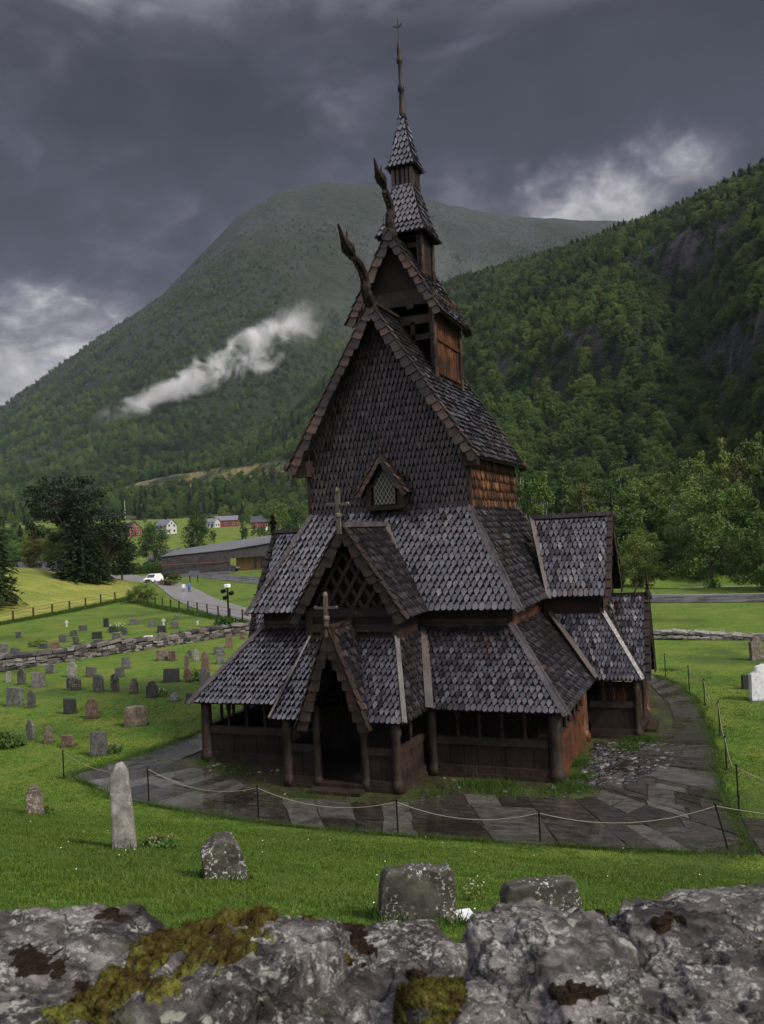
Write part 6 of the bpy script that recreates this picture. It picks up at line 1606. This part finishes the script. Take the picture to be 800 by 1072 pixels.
P=gnd(192.5,622.5,0);P.z+=.07;person(P,CYAW+.3,(.55,.56,.62),(.16,.16,.2),(.05,.03,.02),'person in pale jacket walking on the gravel road, left of the one in blue',.22,1.72)
P=gnd(198.5,622.8,0);P.z+=.07;person(P,CYAW+.2,(.03,.10,.33),(.04,.05,.10),(.03,.02,.015),'person in blue jacket walking on the gravel road',.28,1.85)
P=gnd(278,604,0);P.z+=.05;person(P,CYAW-.5,(.012,.012,.016),(.012,.012,.016),(.01,.01,.01),'person in dark clothes standing on the road left of the church roof',.05,1.9)
# ============================================================ CLOUD WISP ON THE MOUNTAINSIDE
hit=gnd(225,392)
Dw=dist(hit)*.80
dv=ray(222,386);Pw=C0+dv*(Dw/math.hypot(dv@FH,dv@RH))
mb=MB();mb.box(-.5,.5,-.5,.5,-.5,.5);wp=mb.build('cloud_wisp',None if 0 else M['white']);wp.data.materials.clear()
Lw=290/CF*Dw
wp.location=Pw;wp.rotation_euler=Matrix.Rotation(CYAW+.24,4,'Z').to_euler();wp.rotation_euler=((Matrix.Rotation(CYAW+.2,4,'Z')@Matrix.Rotation(-R_(25),4,'Y')).to_euler());wp.scale=(Lw,Lw*.32,Lw*.40)
m=bpy.data.materials.new('mountain_mist');m.use_nodes=True;t=NT(m.node_tree);out=t.n('ShaderNodeOutputMaterial');pv=t.n('ShaderNodeVolumePrincipled')
tc=t.tex();x,y,z=[t.n('ShaderNodeSeparateXYZ',Vector=tc).outputs[i] for i in range(3)]
wx=t.map(tc,(4.2,1.3,1.7));n1=t.noise(wx,2.1,6,.66,.8)
zoff=t.math('MULTIPLY',t.math('SUBTRACT',t.noise(t.map(tc,(3,0,0)),1.,2),.5),.5)
z2=t.math('SUBTRACT',z,zoff)
hw=t.math('ADD',.05,t.math('MULTIPLY',t.smooth(x,-.5,.28),.13))
r2=t.math('ADD',t.math('POWER',t.math('DIVIDE',z2,hw),2),t.math('POWER',t.math('MULTIPLY',y,2.6),2))
core=t.math('SUBTRACT',1.,r2)
e1=t.smooth(x,-.49,-.05);e2=t.smooth(x,.5,.05)
dn=t.math('ADD',t.math('MULTIPLY',core,.45),t.math('MULTIPLY',t.math('SUBTRACT',n1,.54),7.))
dn=t.math('MULTIPLY',t.math('MULTIPLY',t.math('MULTIPLY',t.math('MAXIMUM',dn,0),t.smooth(core,-.9,.3)),e1),e2)
t.put(pv.inputs['Density'],t.math('MULTIPLY',dn,.075));pv.inputs['Color'].default_value=(1,1,1,1);pv.inputs['Anisotropy'].default_value=-.1
t.nt.links.new(pv.outputs[0],out.inputs['Volume']);wp.data.materials.append(m);wp['kind']='stuff'
dv=ray(430,330);Dm=1750;Pm=C0+dv*(Dm/math.hypot(dv@FH,dv@RH))
mb=MB();mb.box(-.5,.5,-.5,.5,-.5,.5);wm=mb.build('slope_mist',M['white']);wm.data.materials.clear();wm.location=Pm;wm.rotation_euler=(0,0,CYAW);wm.scale=(620,260,430)
m=bpy.data.materials.new('thin_slope_mist');m.use_nodes=True;t=NT(m.node_tree);out=t.n('ShaderNodeOutputMaterial');pv=t.n('ShaderNodeVolumePrincipled')
tc=t.tex();ln=t.vec('LENGTH',tc,out=1);dn=t.math('MULTIPLY',t.smooth(ln,.5,.0),t.smooth(t.noise(t.map(tc,(3,1,1.6)),1.3,4,.6),.38,.66))
t.put(pv.inputs['Density'],t.math('MULTIPLY',dn,.0030));pv.inputs['Color'].default_value=(.9,.94,1,1);t.nt.links.new(pv.outputs[0],out.inputs['Volume']);wm.data.materials.append(m);wm['kind']='stuff'
# ============================================================ HAZE
HZD=4e-5
mb=MB();mb.box(-3900,3900,-300,5200,-60,1500);hzo=mb.build('haze',M['white']);hzo.data.materials.clear()
m=bpy.data.materials.new('valley_haze');m.use_nodes=True;t=NT(m.node_tree);out=t.n('ShaderNodeOutputMaterial');pv=t.n('ShaderNodeVolumePrincipled')
pv.inputs['Color'].default_value=(.62,.72,.92,1);pv.inputs['Density'].default_value=HZD;pv.inputs['Anisotropy'].default_value=0.
t.nt.links.new(pv.outputs[0],out.inputs['Volume']);hzo.data.materials.append(m);hzo['kind']='stuff'
# ============================================================ SKY AND LIGHT
W=bpy.data.worlds.new('World');S.world=W;W.use_nodes=True;t=NT(W.node_tree)
SUN_AZ=R_(-14);SUN_EL=R_(42)      # azimuth measured from +x towards +y (church frame)
out=t.n('ShaderNodeOutputWorld');bg=t.n('ShaderNodeBackground')
sky=t.n('ShaderNodeTexSky');sky.sky_type='NISHITA';sky.sun_disc=False;sky.sun_elevation=SUN_EL;sky.sun_rotation=math.pi/2-SUN_AZ;sky.air_density=1.5;sky.dust_density=3
d=t.tex('Generated');sx=t.n('ShaderNodeSeparateXYZ',Vector=d).outputs
zc=t.math('MAXIMUM',sx[2],.0)
inv=t.math('DIVIDE',1.,t.math('ADD',zc,.22))
cp=t.n('ShaderNodeCombineXYZ',X=t.math('MULTIPLY',sx[0],inv),Y=t.math('MULTIPLY',sx[1],inv),Z=t.math('MULTIPLY',zc,1.5)).outputs[0]
warp=t.vec('MULTIPLY',t.vec('SUBTRACT',t.noise(cp,1.6,3,out=1),(.5,.5,.5)),(.9,.9,.9))
cw=t.vec('ADD',cp,warp)
n1=t.noise(cw,1.25,8,.55);n2=t.noise(t.vec('ADD',cw,(3.7,1.2,0)),3.2,7,.6)
nn=t.math('ADD',t.math('MULTIPLY',n1,.6),t.math('MULTIPLY',n2,.4))
dw=t.vec('NORMALIZE',t.vec('ADD',d,t.vec('MULTIPLY',t.vec('SUBTRACT',t.noise(t.vec('MULTIPLY',d,(6,6,6)),1.,6,.6,out=1),(.5,.5,.5)),(.20,.20,.20))))
def blob(u,y,r,sharp=.25):
    v=ray(u,y);v=v/np.linalg.norm(v);q=t.vec('DOT_PRODUCT',dw,tuple(v),out=1)
    return t.smooth(q,math.cos(R_(r)),math.cos(R_(r*sharp)))
f=t.math('MULTIPLY',t.math('SUBTRACT',nn,.5),4.0)
val=t.math('ADD',.31,f)
for u,y,r,k in((20,345,8,.36),(-40,390,9,.28),(70,390,7,.16),(545,238,5,.34),(600,235,5.5,.32),(650,225,6,.40),(700,205,6,.36),(755,190,5,.20),(815,165,6,.16),(640,180,5,.16),(480,238,5,.2),(235,222,4,.24),(420,205,8,.05),
               (110,80,9,.16),(40,60,10,.12),(200,20,9,.02),(250,200,8,.10),(90,240,7,.06),
               (175,150,7,-.30),(25,215,9,-.26),(30,110,7,-.16),(240,120,7,-.22),(330,60,10,-.12),(520,80,13,-.24),(650,90,13,-.34),(780,80,12,-.42),(420,20,16,-.16),(100,0,12,-.14),(420,130,7,-.12)):
    val=t.math('ADD',val,t.math('MULTIPLY',blob(u,y,r),k))
col=t.ramp(val,[(0.,(.0085,.0080,.0120)),(.22,(.0125,.0116,.0170)),(.42,(.0235,.0215,.0310)),(.60,(.047,.0435,.056)),(.80,(.110,.105,.114)),(1.,(.23,.22,.225))])
fine=t.noise(t.vec('ADD',cw,(9.1,4.4,2.)),5.5,6,.62);mid_=t.noise(t.vec('ADD',cp,(2.1,7.4,1.)),2.0,6,.6,.5)
mod=t.math('ADD',.35,t.math('ADD',t.math('MULTIPLY',fine,.45),t.math('MULTIPLY',t.smooth(mid_,.34,.64),.95)))
col=t.vec('MULTIPLY',col,t.n('ShaderNodeCombineXYZ',X=mod,Y=mod,Z=mod))
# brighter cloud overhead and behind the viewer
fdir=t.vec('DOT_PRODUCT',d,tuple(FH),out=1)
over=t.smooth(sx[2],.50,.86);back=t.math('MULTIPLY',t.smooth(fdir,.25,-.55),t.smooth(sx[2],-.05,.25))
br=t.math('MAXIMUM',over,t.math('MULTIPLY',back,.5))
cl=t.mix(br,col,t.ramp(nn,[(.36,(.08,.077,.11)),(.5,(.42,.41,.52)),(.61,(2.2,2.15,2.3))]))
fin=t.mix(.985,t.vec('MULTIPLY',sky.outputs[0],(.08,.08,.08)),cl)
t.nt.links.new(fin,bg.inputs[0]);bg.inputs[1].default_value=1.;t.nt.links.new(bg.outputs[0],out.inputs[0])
sd=bpy.data.lights.new('sun','SUN');sd.energy=2.1;sd.angle=R_(11);sd.color=(1,.93,.82);so=bpy.data.objects.new('sun',sd);COL.objects.link(so)
ld=Vector((math.cos(SUN_AZ)*math.cos(SUN_EL),math.sin(SUN_AZ)*math.cos(SUN_EL),math.sin(SUN_EL)));so.rotation_euler=ld.to_track_quat('Z','Y').to_euler();so.location=(0,0,60)
# ============================================================ CAMERA AND RENDER
cd=bpy.data.cameras.new('camera');cam=bpy.data.objects.new('camera',cd);COL.objects.link(cam);S.camera=cam
mx=Matrix(((R3[0],U3[0],-F3[0],C0[0]),(R3[1],U3[1],-F3[1],C0[1]),(R3[2],U3[2],-F3[2],C0[2]),(0,0,0,1)));cam.matrix_world=mx
cd.sensor_fit='VERTICAL';cd.sensor_height=36;cd.lens=CF/1072*36;cd.clip_start=.05;cd.clip_end=20000
cd.dof.use_dof=True;cd.dof.focus_distance=24;cd.dof.aperture_fstop=8.
S.render.engine='CYCLES';S.view_settings.view_transform='Standard';S.view_settings.look='None';S.view_settings.gamma=1;S.view_settings.exposure=1.2
S.cycles.volume_step_rate=1.0;S.cycles.max_bounces=4;S.cycles.diffuse_bounces=2;S.cycles.volume_bounces=1;S.cycles.transparent_max_bounces=8
for o in bpy.data.objects:
    if '_c' in o:del o['_c']
